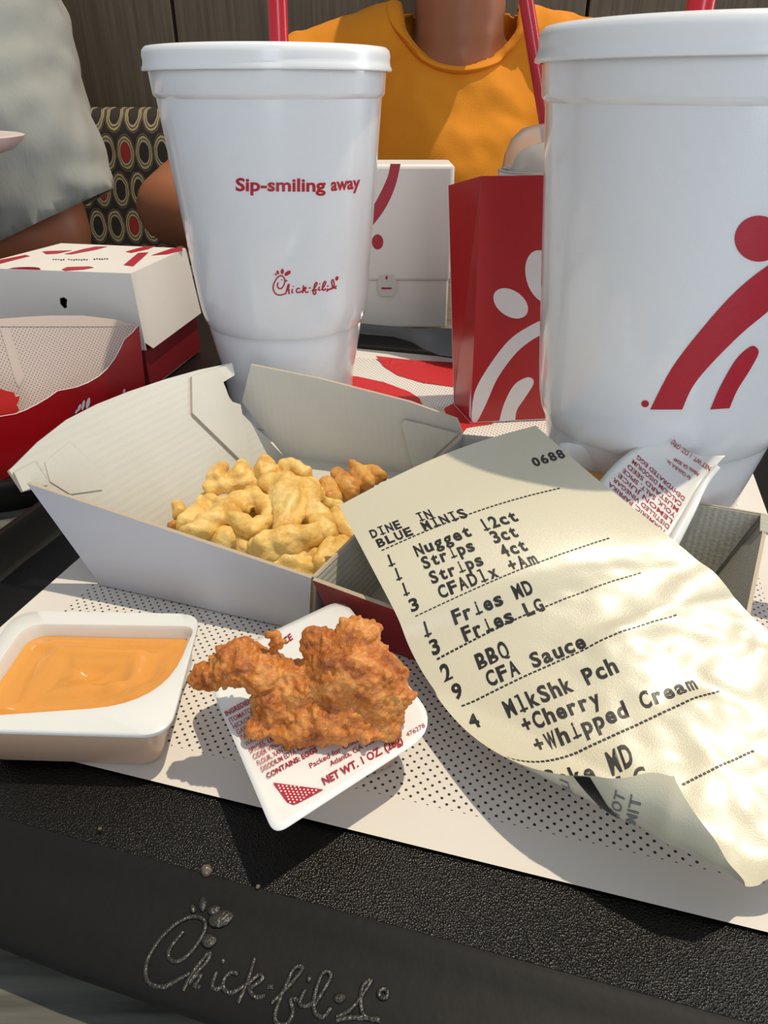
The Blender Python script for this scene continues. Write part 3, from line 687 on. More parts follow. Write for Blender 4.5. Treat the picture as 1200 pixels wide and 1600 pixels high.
fp('far_wall', [C0, D0, fw.px(722, 676), fw.px(714, 655), fw.px(640, 628), fw.px(500, 592), fw.px(392, 570), fw.px(378, 628)], uvd=D0 - C0 + Vector((0, 0, 10)))
fp('hinge_wall', [A0, D0, Dt, At], uvd=D0 - A0)
# corner flaps, tucked inside
def shift(pts, srf, d): return [srf.px(x, y, d) for x, y in pts]
fp('corner_flap', shift([(300,588),(363,568),(367,586),(349,597),(358,626),(376,632),(396,738),(301,645)], lw, .0016), .0012, uvd=(0, 0, 1))
fp('corner_flap', shift([(626,662),(632,656),(716,678),(668,722),(646,734)], fw, .0018), .0012, uvd=(.3, .2, 1))
fp('corner_flap', shift([(22,738),(54,722),(72,748),(76,758),(54,760),(36,768)], lw, .0016), .0012, uvd=(0, 0, 1))
fp('corner_flap', shift([(70,722),(108,690),(160,736),(160,765),(110,772),(78,752)], lw, .0005), .0004, uvd=(0, 0, 1))
fp('hinge_flap', [Dt + Vector((.0005, 0, 0)), Dt + Vector((.034, -.012, .002)), Dt + Vector((.030, -.018, -.008)), Dt + Vector((0, -.002, -.012))], .0012, tw=CO)

# ---------------------------------------------------------------- red box half under the receipt
HD = (D0 - A0).normalized(); WD = Vector((HD.y, -HD.x, 0))
def rb_(w_, h_, z): return Vector((A0.x, A0.y, 0)) + WD * w_ + HD * h_ + Vector((0, 0, z))
RB = empty('food_box', rb_(.065, .05, .001), 'open red cardboard box with grey inside, under the receipt', 'box')
cenR = rb_(.065, .05, .03)
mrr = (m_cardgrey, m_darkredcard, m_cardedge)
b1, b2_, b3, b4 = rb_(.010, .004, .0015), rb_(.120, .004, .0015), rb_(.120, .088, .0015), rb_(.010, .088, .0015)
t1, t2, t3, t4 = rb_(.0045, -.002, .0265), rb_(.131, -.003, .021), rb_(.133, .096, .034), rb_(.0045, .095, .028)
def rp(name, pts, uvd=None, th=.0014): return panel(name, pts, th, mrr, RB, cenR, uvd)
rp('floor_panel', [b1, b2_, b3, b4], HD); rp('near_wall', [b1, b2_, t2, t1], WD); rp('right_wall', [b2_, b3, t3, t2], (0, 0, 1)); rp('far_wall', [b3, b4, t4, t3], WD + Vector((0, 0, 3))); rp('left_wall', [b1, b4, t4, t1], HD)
rp('corner_flap', [t3.lerp(t4, .02) + Vector((0, -.0015, 0)), t3.lerp(t4, .3) + Vector((0, -.0015, 0)), b3.lerp(b4, .22) + Vector((0, -.0015, .003)), b3 + Vector((-.001, -.0015, .003))], (0, 0, 1), .001)
panel('side_flap', [t3 + Vector((-.002, .0, .0005)), t3 + Vector((.03, -.012, -.002)), t3 + Vector((.024, -.022, -.004)), t3.lerp(t2, .1) + Vector((-.001, 0, 0))], .001, mrr, RB, CO)

# ---------------------------------------------------------------- waffle fries
FS = 3.3333
def fry(name_label, chains, mat, seed, extra=()):
    bm = bmesh.new()
    for z, ch in chains:
        P = [(at_z(260 + x / FS, 690 + y / FS, z), r * 1.32 / FS / 3750) for x, y, r in ch]
        if len(P) == 1: prim_ell(bm, P[0][0], (P[0][1], P[0][1] * .8, P[0][1]), None, 2)
        for (p, r), (q_, r2) in zip(P, P[1:]): prim_cap(bm, p, q_, r, r2, 6, 2, .85)
    me = remesh(bm, .0007, 3)
    dr = Vector((math.cos(seed * 2.1), math.sin(seed * 2.1), .5)).normalized()
    def f(q_, n):
        ridge = math.sin(2 * math.pi * q_.dot(dr) / .0072 + 2 * noise.noise(q_ * 60))
        q_ = q_ + n * (.00055 * ridge + .0013 * (abs(noise.noise(q_ * 105 + Vector((seed, 0, 0)))) - .25) + .0005 * noise.noise(q_ * 380 + Vector((0, seed, 0))))
        q_.z = max(q_.z, .0016); return q_
    displace(me, f)
    o = link('waffle_fry', me, mat, None, True); return tag(o, name_label, 'fry', 'waffle fries in the box')
FRIES = [
 ('scalloped waffle fry standing along the back of the pile', m_fry, [(.021, [(235,245,34),(400,225,40),(560,215,42),(740,205,36)]), (.024, [(258,190,40),(278,140,34)]), (.024, [(375,180,46),(392,140,36)]), (.025, [(510,160,56),(522,125,44)]), (.025, [(640,140,48),(720,160,38)]), (.025, [(640,120,36)])]),
 ('long waffle fry curling round an open hole', m_fry, [(.021, [(120,485,42),(250,420,54),(350,350,60),(450,285,46)]), (.022, [(450,285,46),(520,335,38),(528,420,36),(450,465,42),(390,430,40),(330,380,50)])]),
 ('broad speckled waffle fry at the pile centre', m_fry, [(.023, [(560,235,62),(640,260,74),(640,360,74),(610,440,44)]), (.024, [(545,265,22),(575,330,26)])]),
 ('waffle fry bending down at the right of the centre', m_fry, [(.022, [(735,245,55),(745,300,58),(740,360,36)]), (.021, [(740,380,40),(790,400,60),(830,480,42)])]),
 ('smooth thick waffle fry across the front', m_fry, [(.021, [(490,540,46),(600,520,60),(700,505,60),(770,480,44)]), (.018, [(510,600,30),(580,580,40)])]),
 ('lowest waffle fry pressed to the front wall', m_fry, [(.014, [(550,650,36),(690,620,52),(810,600,42)]), (.012, [(700,680,50),(760,690,44)])]),
 ('waffle fry leaning on the hinge wall', m_fry, [(.016, [(800,640,36),(870,565,52),(925,520,30)])]),
 ('short waffle fry at the left of the front wall', m_fry, [(.016, [(300,520,52),(350,500,56)]), (.017, [(395,480,26),(405,560,30)])]),
 ('waffle fry with ragged ridge at the left back', m_fry, [(.016, [(205,300,28),(185,380,52),(110,430,44)]), (.019, [(215,290,22),(290,330,30)])]),
 ('small pale fry bit against the left wall', m_fry, [(.014, [(62,335,30),(62,375,30)])]),
 ('dark browned fry tip at the left corner', m_frybrown, [(.010, [(45,440,20),(85,400,22)])]),
 ('browned waffle fry nearest the centre at the right back', m_frybrown, [(.019, [(840,235,46),(860,290,40)]), (.017, [(830,325,26)])]),
 ('browned waffle fry in the middle of the right back three', m_frybrown, [(.020, [(900,175,36),(930,225,46),(965,260,38)])]),
 ('browned forked waffle fry nearest the far wall', m_frybrown, [(.021, [(975,135,34),(1010,180,42),(1040,220,34)]), (.022, [(1000,150,34),(1070,165,38),(1105,185,34)])]),
 ('pale waffle fry half hidden under the receipt', m_fry, [(.017, [(890,390,40),(905,440,52),(960,480,36)])]),
 ('waffle fry wedged between centre and back', m_fry, [(.016, [(620,300,60),(760,300,60),(860,340,46)])]),
 ('browned waffle fry lying under the right back three', m_frybrown, [(.009, [(830,330,50),(920,310,56),(1010,290,50)]), (.015, [(880,270,44),(1000,240,44)])]),
 ('waffle fry lying on the box floor in the middle', m_fry, [(.009, [(250,400,60),(420,400,80),(600,400,90),(780,430,70)]), (.009, [(420,520,70),(620,560,80),(780,540,60)])]),
]
for i, (lab, mt_, chains) in enumerate(FRIES): fry(lab, chains, mt_, i * 3.7)

# ---------------------------------------------------------------- sauce tubs
def rpoly(verts, rad, n=6):
    out = []; N_ = len(verts)
    for i in range(N_):
        a, b_, c = Vector(verts[i - 1]), Vector(verts[i]), Vector(verts[(i + 1) % N_]); r = rad[i]
        u_, v_ = (a - b_).normalized(), (c - b_).normalized(); p, q = b_ + u_ * r, b_ + v_ * r
        for k in range(n + 1):
            t = k / n; out.append(((1 - t) ** 2) * p + 2 * t * (1 - t) * b_ + t * t * q)
    return out
def scale_poly(P, k, d=Vector((0, 0))):
    c = sum((Vector(p) for p in P), Vector((0, 0))) / len(P); return [c + (Vector(p) - c) * k + d for p in P]
def lp3(P, z): return [Vector((p.x, p.y, z)) for p in P]
# open tub, front left
q = lambda x, y, z=.0185: at_z(x, y, z).to_2d()
T1 = [q(314, 962), q(268, 1146), q(-62, 1138), q(-105, 1000), q(60, 953)]
T1 = [q(314, 960), q(264, 1150), q(-95, 1140), q(25, 955)]
rim_o = rpoly(T1, [.007, .008, .006, .008], 8)
inn = [q(302, 982), q(258, 1084), q(170, 1122), q(-55, 1120), q(45, 978)]
tubO = empty('sauce_tub', lp3(scale_poly(T1, 1), 0)[0].lerp(lp3(T1, 0)[2], .5) + Vector((0, 0, .001)), 'open white plastic tub full of orange sauce, front left', 'sauce tub')
n_o = 9 * 4
in_o = rpoly([q(304, 980), q(257, 1090), q(-62, 1122), q(42, 976)], [.004, .004, .004, .006], 8)
in_ch = []
ring_in = rpoly([q(304, 980), q(252, 1100), q(-62, 1122), q(42, 976)], [.004, .019, .004, .006], 8)
bot = scale_poly(rim_o, .80, Vector((0, .0)))
zR = .0185
loops = [lp3(scale_poly(bot, .96), .0012), lp3(bot, .0016), lp3(scale_poly(rim_o, .895), .0155), lp3(scale_poly(rim_o, .985), .0170), lp3(rim_o, .0176), lp3(rim_o, .0186), lp3(scale_poly(rim_o, .985), .0190),
         lp3(scale_poly(ring_in, 1.01), .0188), lp3(ring_in, .0180), lp3(scale_poly(ring_in, .95), .006)]
ob = loft('tub_body', loops, m_tubfull, tubO, True, True, True, True, 45)
ob.data.materials.append(m_tub)
for p in ob.data.polygons:
    if p.center.z + world_off(tubO).z * 0 > .0165 or p.index >= 36 * 6: p.material_index = 1
# sauce surface
sp_ = scale_poly(ring_in, .985); cS = sum(sp_, Vector((0, 0))) / len(sp_); V = []; Fc = []; NR = 30
for i in range(NR + 1):
    for p in sp_:
        t = i / NR; r2 = cS.lerp(p, max(.02, t)); e = max(0, 1 - t); h = .0138 + .0034 * noise.noise(Vector((r2.x * 85, r2.y * 95, 3.1))) * min(1, e * 3) + .0016 * noise.noise(Vector((r2.x * 190, r2.y * 230, 7))) * min(1, e * 4)
        h += .0010 * math.exp(-((r2.x + .098) ** 2 + (r2.y - .172) ** 2) / .00012)
        V.append((r2.x, r2.y, h))
n_ = len(sp_)
for i in range(NR):
    for j in range(n_): k = (j + 1) % n_; Fc.append((i * n_ + j, i * n_ + k, (i + 1) * n_ + k, (i + 1) * n_ + j))
Fc.append(tuple(range(n_))[::-1])
o = mesh('orange_sauce', V, Fc, m_sauce, None, True); tag(o, 'glossy orange dipping sauce filling the open tub', 'sauce')

# sealed packet under the nugget
ZP = .0205
K1 = [at_z(315, 1038, ZP).to_2d(), at_z(428, 1303, ZP).to_2d(), at_z(688, 1136, ZP).to_2d()]; K1.append(K1[0] + K1[2] - K1[1])
po = rpoly(K1, [.005, .004, .011, .007], 8)
pkt = empty('sauce_packet', Vector((sum((k.x for k in K1)) / 4, sum((k.y for k in K1)) / 4, .0008)), 'sealed sauce packet with printed white lid under the nugget', 'sauce packet')
inset = [K1[0].lerp(K1[2], .10), K1[1].lerp(K1[3], .22), K1[2].lerp(K1[0], .08), K1[3].lerp(K1[1], .08)]
bo = rpoly(inset, [.007] * 4, 8)
loft('tub_body', [lp3(scale_poly(bo, .84, Vector((0, .001))), .0012), lp3(scale_poly(bo, .86, Vector((0, .001))), .0018), lp3(scale_poly(bo, .97), .0180), lp3(bo, .0186), lp3(scale_poly(bo, 1.02), .0188)], m_tubfull, pkt, True, True, True, True, 50)
V = []; Fc = []; cP = sum(po, Vector((0, 0))) / len(po); n_ = len(po)
def film_z(p):
    d = (Vector(p) - K1[1]).length; return ZP + .0003 * noise.noise(Vector((p[0] * 120, p[1] * 120, 0))) - .0008 * max(0, 1 - d / .016) ** 2
for i in range(17):
    for p in po: r2 = cP.lerp(p, max(.02, i / 16)); V.append((r2.x, r2.y, film_z(r2)))
for i in range(16):
    for j in range(n_): k = (j + 1) % n_; Fc.append((i * n_ + j, i * n_ + k, (i + 1) * n_ + k, (i + 1) * n_ + j))
Fc.append(tuple(range(n_))[::-1])
V += [(p.x, p.y, film_z(p) - .0005) for p in po]; b0 = 16 * n_; b1_ = 17 * n_
for j in range(n_): k = (j + 1) % n_; Fc.append((b0 + j, b0 + k, b1_ + k, b1_ + j))
flm = mesh('lid_film', V, Fc, m_foil, pkt, True)
class ZS:
    def __init__(s, f): s.f = f
    def px(s, x, y, off=0):
        p = at_z(x, y, ZP); return at_z(x, y, s.f((p.x, p.y)) + .00025 + off)
pz = ZS(film_z)
cpx = lambda x, y: (340 + x * .3, 970 + y * .3)
slp = (-.5, -.87)
m_packink = M('packet_red_ink', (160, 30, 44), .5, .05, 300)
LN = [('INGREDIENTS: SUGAR,', 45, 497, 19, .03), ('[TOMATO PASTE, WATER],', 66, 533, 21, .008), ('HICKORY SMOKE, VINEGAR,', 85, 565, 22, .008), ('GARLIC, ONION, MUSTARD,', 105, 593, 22, .008), ('PAPRIKA, SALT, MOLASSES,', 125, 621, 23, .008), ('WATER, CORN STARCH, SOY,', 147, 655, 23, .008), ('SPICES, LEMON JUICE, OIL,', 170, 689, 23, .008), ('CIDER VINEGAR, TURMERIC', 190, 721, 22, .008), ('FLOUR, XANTHAN GUM, EGG,', 212, 753, 22, .008), ('DISODIUM EDTA ADDED.', 232, 785, 19, .008), ('CONTAINS: EGGS', 260, 820, 14, .03)]
for s_, x, y, nch, bd in LN:
    ln = 285 * nch / 20 if nch != 14 else 262
    x1, y1 = x + ln, y - ln * .54
    text_px('printed_text', s_, cpx(x, y), cpx(x1, y1), 7.8, pz, m_packink, pkt, bd, 0, (-.42, -.9))
text_px('printed_text', 'Packed for Chick-fil-A, Inc.', cpx(485, 768), cpx(890, 545), 8, pz, m_packink, pkt, .008, 0, (-.42, -.9))
text_px('printed_text', 'Atlanta, GA 30349', cpx(590, 757), cpx(855, 612), 8, pz, m_packink, pkt, .008, 0, (-.42, -.9))
text_px('printed_text', 'NET WT. 1 OZ. (28g)', cpx(556, 855), cpx(968, 632), 12, pz, m_packink, pkt, .03, 0, (-.42, -.9))
text_px('printed_text', '476278', cpx(988, 604), cpx(1083, 552), 7, pz, m_packink, pkt, .0, 0, (-.42, -.9))
text_px('printed_text', 'SAUCE', (424, 1022), (458, 998), 10, pz, m_packink, pkt, .03, 0, (-.42, -.9))
tri = [cpx(x, y) for x, y in ((288,842),(552,878),(420,948),(395,957),(362,944))]
poly_print('red_triangle', [tri], pz, m_redink, pkt, .00002, 40)
dots = []
for i in range(8):
    for j in range(12):
        x, y = 318 + j * 21 + (i % 2) * 10 - i * 4, 858 + i * 13.5 - j * -1.2
        # keep dots inside the triangle
        def inside(px_, py_):
            ok = True; T = [(292,846),(545,878),(415,946),(392,954),(366,941)]
            for a in range(5):
                (ax, ay), (bx, by) = T[a], T[(a + 1) % 5]
                if (bx - ax) * (py_ - ay) - (by - ay) * (px_ - ax) < 0: ok = False
            return ok
        if inside(x, y) and inside(x + 5, y) and inside(x - 5, y): dots.append([cpx(a, b_) for a, b_ in ellipse(x, y, 5, 4.5, 0, 8)])
poly_print('white_dots', dots, pz, m_foil, pkt, .00012, 100)

# ---------------------------------------------------------------- chicken nugget
bm = bmesh.new(); K = .94 / 6100
def nb(x, y, Y, rx, ry, rz, sub=3, rot=0): prim_ell(bm, at_y(x, y, Y), (rx * K, ry * K, rz * K), Matrix.Rotation(R(rot), 3, 'Y'), sub)
for a in ((545,1050,.140,80,62,72), (590,1065,.139,48,55,62), (520,1108,.136,95,60,42), (602,1112,.135,32,34,42), (470,1075,.139,55,50,50), (430,1095,.137,40,44,42), (375,1036,.141,48,42,38), (330,1056,.140,36,26,20), (308,1062,.139,17,16,13), (415,1050,.140,38,40,40),
          (400,1140,.131,18,20,18), (470,1143,.131,55,30,22), (612,1140,.132,15,18,22), (432,1004,.142,10,10,20), (420,992,.142,7,7,9), (560,990,.143,36,30,26), (500,1005,.143,30,30,26), (632,1050,.139,9,12,12), (620,1085,.136,22,30,30), (575,1140,.131,30,26,18)): nb(*a)
rnd = random.Random(11)
me = remesh(bm, .0008, 2); bm = bmesh.new(); bm.from_mesh(me)
surf_pts = [(v_.co.copy(), v_.normal.copy()) for v_ in bm.verts]
for _ in range(170):                                    # craggy crumbs of breading
    p, n = rnd.choice(surf_pts); r = rnd.uniform(.0004, .0011); prim_ell(bm, p + n * r * .3, (r * rnd.uniform(.8, 1.5), r * rnd.uniform(.8, 1.5), r), None, 1)
me = remesh(bm, .00055, 1)
def crust(q_, n):
    d = .0007 * noise.noise(q_ * 330) + .0008 * noise.noise(q_ * 820) + .0017 * (abs(noise.noise(q_ * 115)) - .25)
    p = q_ + n * d
    if p.z < ZP + .0004: p.z = ZP + .0004 + .0002 * noise.noise(q_ * 300)
    return p
displace(me, crust)
o = link('chicken_nugget', me, m_nugget, None, True); tag(o, 'craggy golden brown fried chicken nugget on the sealed packet', 'nugget')

# ---------------------------------------------------------------- receipt
RW, RL = .084, .143
_az = lambda x, y, z: tuple(at_z(x, y, z))
ROWS = [(0.0, _az(530, 790, .040), _az(837, 665, .055)), (.030, _az(571, 868, .037), _az(925, 742, .052)), (.055, _az(618, 958, .029), _az(1035, 830, .047)), (.080, _az(672, 1070, .016), _az(1140, 925, .0385)),
        (.138, (.050, .088, .0), (.127, .120, .020)), (.170, (.063, .058, .0), (.140, .090, .015))]
def spline(v_, idx):
    vs_ = [r[0] for r in ROWS]; v_ = max(0, min(.1699, v_)); i = max(k for k in range(len(vs_) - 1) if vs_[k] <= v_)
    P = [Vector(r[idx]) for r in ROWS]; t = (v_ - vs_[i]) / (vs_[i + 1] - vs_[i])
    a = P[i - 1] if i > 0 else P[0] * 2 - P[1]; b_ = P[i]; c = P[i + 1]; d = P[i + 2] if i + 2 < len(P) else P[i + 1] * 2 - P[i]
    return .5 * ((2 * b_) + (c - a) * t + (2 * a - 5 * b_ + 4 * c - d) * t * t + (3 * b_ - a - 3 * c + d) * t ** 3)
def Sb(u, v_):
    a, b_ = spline(v_, 1), spline(v_, 2); t = u / RW; p = a.lerp(b_, t)
    z = .0035 * math.sin(math.pi * t)                                       # slight arch across the width
    k = max(0, min(1, (v_ - .05) / .05)) * max(0, min(1, (t - .25) / .3))
    z += k * (.0016 * noise.noise(Vector((u * 55, v_ * 70, 1.7))) + .0007 * noise.noise(Vector((u * 160, v_ * 190, 4))))
    z += .0012 * math.exp(-((v_ - .085 + .25 * (u - .05)) / .004) ** 2) * max(0, min(1, (t - .45) / .15))
    return p + Vector((0, 0, z))
FU, FV = .0470, .0785          # fold runs from (0, FV) on the left edge to (FU, RL) on the bottom edge
fd = Vector((FU, RL - FV)).normalized(); fn = Vector((-fd.y, fd.x)); CR_ = .0130
if fn.dot(Vector((0, RL)) - Vector((0, FV))) < 0: fn = -fn
CURL = 2.9
def SP(u, v_, off=0.0):
    d = (Vector((u, v_)) - Vector((0, FV))).dot(fn)
    h = .0006
    def frame(u0, v0):
        p = Sb(u0, v0); pu = Sb(u0 + h, v0) - p; pv = Sb(u0, v0 + h) - p; n = pv.cross(pu).normalized()
        if n.z < 0: n = -n
        return p, n
    if d <= 0:
        p, n = frame(u, v_); return p + n * off
    f2 = Vector((u, v_)) - fn * d
    p = Sb(f2.x, f2.y); p2 = Sb(f2.x - fn.x * .004, f2.y - fn.y * .004); T = (p - p2).normalized(); n = frame(f2.x, f2.y)[1]; n = (n - T * n.dot(T)).normalized()
    half = CR_ * CURL
    if d < half: a = d / CR_; q_ = p + T * (CR_ * math.sin(a)) + n * (CR_ * (1 - math.cos(a))); nn = n * math.cos(a) - T * math.sin(a)
    else:
        a = half / CR_; q_ = p + T * (CR_ * math.sin(a)) + n * (CR_ * (1 - math.cos(a))); tt = T * math.cos(a) + n * math.sin(a); q_ += tt * (d - half); nn = n * math.cos(a) - T * math.sin(a)
    return q_ + nn * off
nu, nv = 90, 150; V = []; Fc = []
for j in range(nv + 1):
    for i in range(nu + 1): V.append(SP(RW * i / nu, RL * j / nv))
for j in range(nv):
    for i in range(nu): a = j * (nu + 1) + i; Fc.append((a, a + nu + 1, a + nu + 2, a + 1))
rc = mesh('receipt', V, Fc, m_paper, None, True)
tag(rc, 'long curling printed paper receipt lying across the boxes', 'receipt')
G = [(RW * i / nu, RL * j / nv, *project(V[j * (nu + 1) + i]), ((Vector((RW * i / nu, RL * j / nv)) - Vector((0, FV))).dot(fn))) for j in range(nv + 1) for i in range(nu + 1)]
GN = np.array(G)
def uv_of(x, y, flap=False):
    sel = GN[GN[:, 4] > .012] if flap else GN[GN[:, 4] <= .004]
    d = (sel[:, 2] - x) ** 2 + (sel[:, 3] - y) ** 2; k = d.argsort()[:4]; wgt = 1 / (d[k] + .5)
    q_ = Vector(((sel[k, 0] * wgt).sum() / wgt.sum(), (sel[k, 1] * wgt).sum() / wgt.sum())); h = .0004
    for _ in range(5):
        p0 = project(SP(q_.x, q_.y)); pu = project(SP(q_.x + h, q_.y)); pv = project(SP(q_.x, q_.y + h))
        J = ((pu[0] - p0[0]) / h, (pv[0] - p0[0]) / h, (pu[1] - p0[1]) / h, (pv[1] - p0[1]) / h); det = J[0] * J[3] - J[1] * J[2]
        if abs(det) < 1e3: break
        ex, ey = x - p0[0], y - p0[1]; dq = Vector(((J[3] * ex - J[1] * ey) / det, (J[0] * ey - J[2] * ex) / det))
        if dq.length > .003: dq = dq.normalized() * .003
        q_ = q_ + dq * .8
    return q_
SERIF = {'1': ((.02, 0, .5, .09),), 'l': ((.02, 0, .5, .09), (.05, .64, .28, .73)), 'I': ((.02, 0, .5, .09), (.02, .64, .5, .73)), 'i': ((.02, 0, .5, .09),)}
TXV, TXF = [], []
def put(ch, o, ax, ay, cw, chh):
    if ch == ' ': return
    Vg, Fg = glyph(ch, .062 if ch in '1lI' else .034); xs = [p[0] for p in Vg]; x0, x1 = min(xs), max(xs)
    b0 = len(TXV)
    narrow = ch in "1lIi"
    wdt = .82 * cw; sx = wdt / max(.25, x1 - x0)
    if ch in 'tr+f': sx = .74 * cw / max(.3, x1 - x0)
    if narrow: sx = cw * .9
    for x, y in Vg:
        q_ = o + ax * ((x - (x0 + x1) / 2) * sx + cw / 2) + ay * (y / .70 * chh); TXV.append(SP(q_.x, q_.y, .00012))
    TXF.extend([tuple(b0 + k for k in f) for f in Fg])
    for a, b_, c, d in SERIF.get(ch, ()):
        b0 = len(TXV); xx = lambda t: cw * (.15 + t * 1.4)
        for px_, py_ in ((a, b_), (c, b_), (c, d), (a, d)): q_ = o + ax * xx(px_) + ay * (py_ / .70 * chh); TXV.append(SP(q_.x, q_.y, .00012))
        TXF.append((b0, b0 + 1, b0 + 2, b0 + 3))
def rline(s, x0, y0, x1, y1, cap=(-7, -18), dig=None):
    a, b_ = uv_of(x0, y0), uv_of(x1, y1); ax = (b_ - a); cw = ax.length / len(s); ax.normalize()
    up = uv_of(x0 + cap[0], y0 + cap[1]) - a; chh = up.length; ay = up.normalized()
    for i, ch in enumerate(s): put(ch, a + ax * cw * i, ax, ay, cw, chh)
    if dig: put(dig[0], uv_of(dig[1], dig[2]) - ax * cw * .5, ax, ay, cw, chh)
def dashes(x0, y0, x1, y1, n=42):
    a, b_ = uv_of(x0, y0), uv_of(x1, y1); ax = (b_ - a) / n; dv = Vector((0, .00045))
    for i in range(n):
        p = a + ax * i; q_ = p + ax * .68; b0 = len(TXV)
        for r_ in (p, q_, q_ - dv, p - dv): TXV.append(SP(r_.x, r_.y, .00012))
        TXF.append((b0, b0 + 1, b0 + 2, b0 + 3))
c3 = lambda x, y: (540 + x / 2.609, 660 + y / 2.609)
c4 = lambda x, y: (740 + x / 2.609, 860 + y / 2.609)
def r3(s, a, b_, cap=(-7, -18), d=None): rline(s, *c3(*a), *c3(*b_), cap, (d[0], *c3(*d[1])) if d else None)
def r4(s, a, b_, cap=(-10, -23), d=None): rline(s, *c4(*a), *c4(*b_), cap, d)
r3('0688', (768, 182), (902, 140), (-7, -12)); r3('DINE  IN', (106, 474), (362, 385), (-5.5, -11.5)); r3('BLUE MINIS', (132, 512), (505, 384), (-5.5, -11.5)); dashes(*c3(148, 525), *c3(880, 270))
r3('Nugget 12ct', (288, 549), (712, 398), (-7, -16), ('1', (190, 584))); r3('Strips  3ct', (318, 600), (712, 462), (-7, -17), ('1', (220, 641))); r3('Strips  4ct', (350, 660), (750, 518), (-7, -17.5), ('1', (250, 703))); r3('CFADlx +Am', (384, 720), (792, 572), (-7, -18), ('3', (286, 766)))
dashes(*c3(285, 793), *c3(1082, 473), 46)
r3('Fries MD', (442, 826), (774, 692), (-7, -21), ('1', (337, 870))); r3('Fries LG', (484, 895), (820, 762), (-8, -21), ('3', (374, 942))); dashes(*c3(375, 970), 1004, 895, 46)
r3('BBQ', (540, 1010), (676, 948), (-8, -22), ('2', (420, 1050))); r3('CFA Sauce', (582, 1080), (988, 910), (-8.5, -22), ('9', (465, 1124))); dashes(*c3(475, 1160), 1060, 961, 46)
r4('MlkShk Pch', (138, 684), (598, 492), (-11, -24), ('4', 745, 1136)); r4('+Cherry', (205, 745), (528, 622), (-10, -22)); r4('+Whipped Cream', (254, 824), (920, 562), (-10, -21)); dashes(*c4(135, 857), *c4(1010, 575), 46)
r4('Coke MD', (296, 952), (662, 866), (-10, -22)); r4('LG', (600, 985), (724, 940), (-10, -22)); dashes(*c4(855, 960), *c4(1150, 820), 18)
tx = mesh('printed_text', TXV, TXF, m_ink, rc); tx['label'] = 'black thermal print'
# back print on the curled corner
bv, bf = [], []
def back_quad(P):
    uvs = [uv_of(x, y, True) for x, y in P]; n = 8; b0 = len(bv)
    for i in range(n + 1):
        for j in range(5):
            a = uvs[0].lerp(uvs[1], j / 4); b_ = uvs[3].lerp(uvs[2], j / 4); q_ = a.lerp(b_, i / n); bv.append(SP(q_.x, q_.y, -.0002))
    for i in range(n):
        for j in range(4): a = b0 + i * 5 + j; bf.append((a, a + 1, a + 6, a + 5))
back_quad([(896, 1212), (922, 1214), (972, 1284), (938, 1264)])
mesh('back_stripe', bv, bf, m_ink, rc)
fx_, ff_ = [], []
for s_, (x0, y0), (x1, y1) in (('TIME:', (1004, 1245), (992, 1288)), ('TOTAL', (978, 1240), (964, 1284)), ('LIST', (888, 1222), (898, 1252))):
    a, b_ = uv_of(x0, y0, True), uv_of(x1, y1, True); ax = b_ - a; ay = Vector((-ax.y, ax.x)).normalized() * -.0016
    Vg, Fg, Lg = prop_layout(s_, .01); b0 = len(fx_)
    for x, y in Vg: q_ = a + ax * (x / Lg) + ay * (y / .7); fx_.append(SP(q_.x, q_.y, -.0002))
    ff_.extend([tuple(b0 + k for k in f) for f in Fg])
mesh('back_text', fx_, ff_, m_faint, rc)

# ---------------------------------------------------------------- used sauce tub with peeled lid (right)
ut = empty('sauce_tub', at_z(960, 740, .03), 'used sauce tub with peeled printed lid beside the receipt', 'sauce tub')
zt_ = .0475
U1 = [at_z(872, 688, zt_).to_2d(), at_z(985, 708, zt_).to_2d(), at_z(985, 748, zt_).to_2d(), at_z(890, 765, zt_).to_2d()]
uo = rpoly(U1, [.005] * 4, 6); ui = scale_poly(uo, .86)
loft('tub_body', [lp3(scale_poly(uo, .78), .0275), lp3(scale_poly(uo, .9), .0450), lp3(uo, .0463), lp3(uo, .0473), lp3(scale_poly(uo, .95), .0477), lp3(ui, .0470), lp3(scale_poly(ui, .88), .0315)], m_tub, ut, True, True, True, True, 45)
sres = scale_poly(ui, .93); mesh('sauce_remains', [Vector((p.x, p.y, .0390 + .0015 * noise.noise(Vector((p.x * 90, p.y * 90, 0))))) for p in sres], [tuple(range(len(sres)))], m_sauce, ut)
# peeled film: a bent sheet rising from the tub
Pq = [at_z(890, 815, .0450), at_z(945, 742, .0492), at_z(985, 705, .053), at_z(1035, 680, .060)]
Qq = [at_z(1038, 862, .0400), at_z(1072, 800, .0470), at_z(1098, 752, .052), at_z(1133, 712, .059)]
Pc, Qc = catmull(Pq, 8), catmull(Qq, 8); nW = 14; V = []; Fc = []
def film(i, t): return Pc[i].lerp(Qc[i], t) + Vector((0, 0, -.0030 * math.sin(math.pi * t) * (i / (len(Pc) - 1))))
for i in range(len(Pc)):
    for k in range(nW + 1): V.append(film(i, k / nW))
for i in range(len(Pc) - 1):
    for k in range(nW): a = i * (nW + 1) + k; Fc.append((a, a + 1, a + nW + 2, a + nW + 1))
pf = mesh('peeled_film', V, Fc, m_foil, ut, True); so = pf.modifiers.new('s', 'SOLIDIFY'); so.thickness = .0003; so.offset = 0
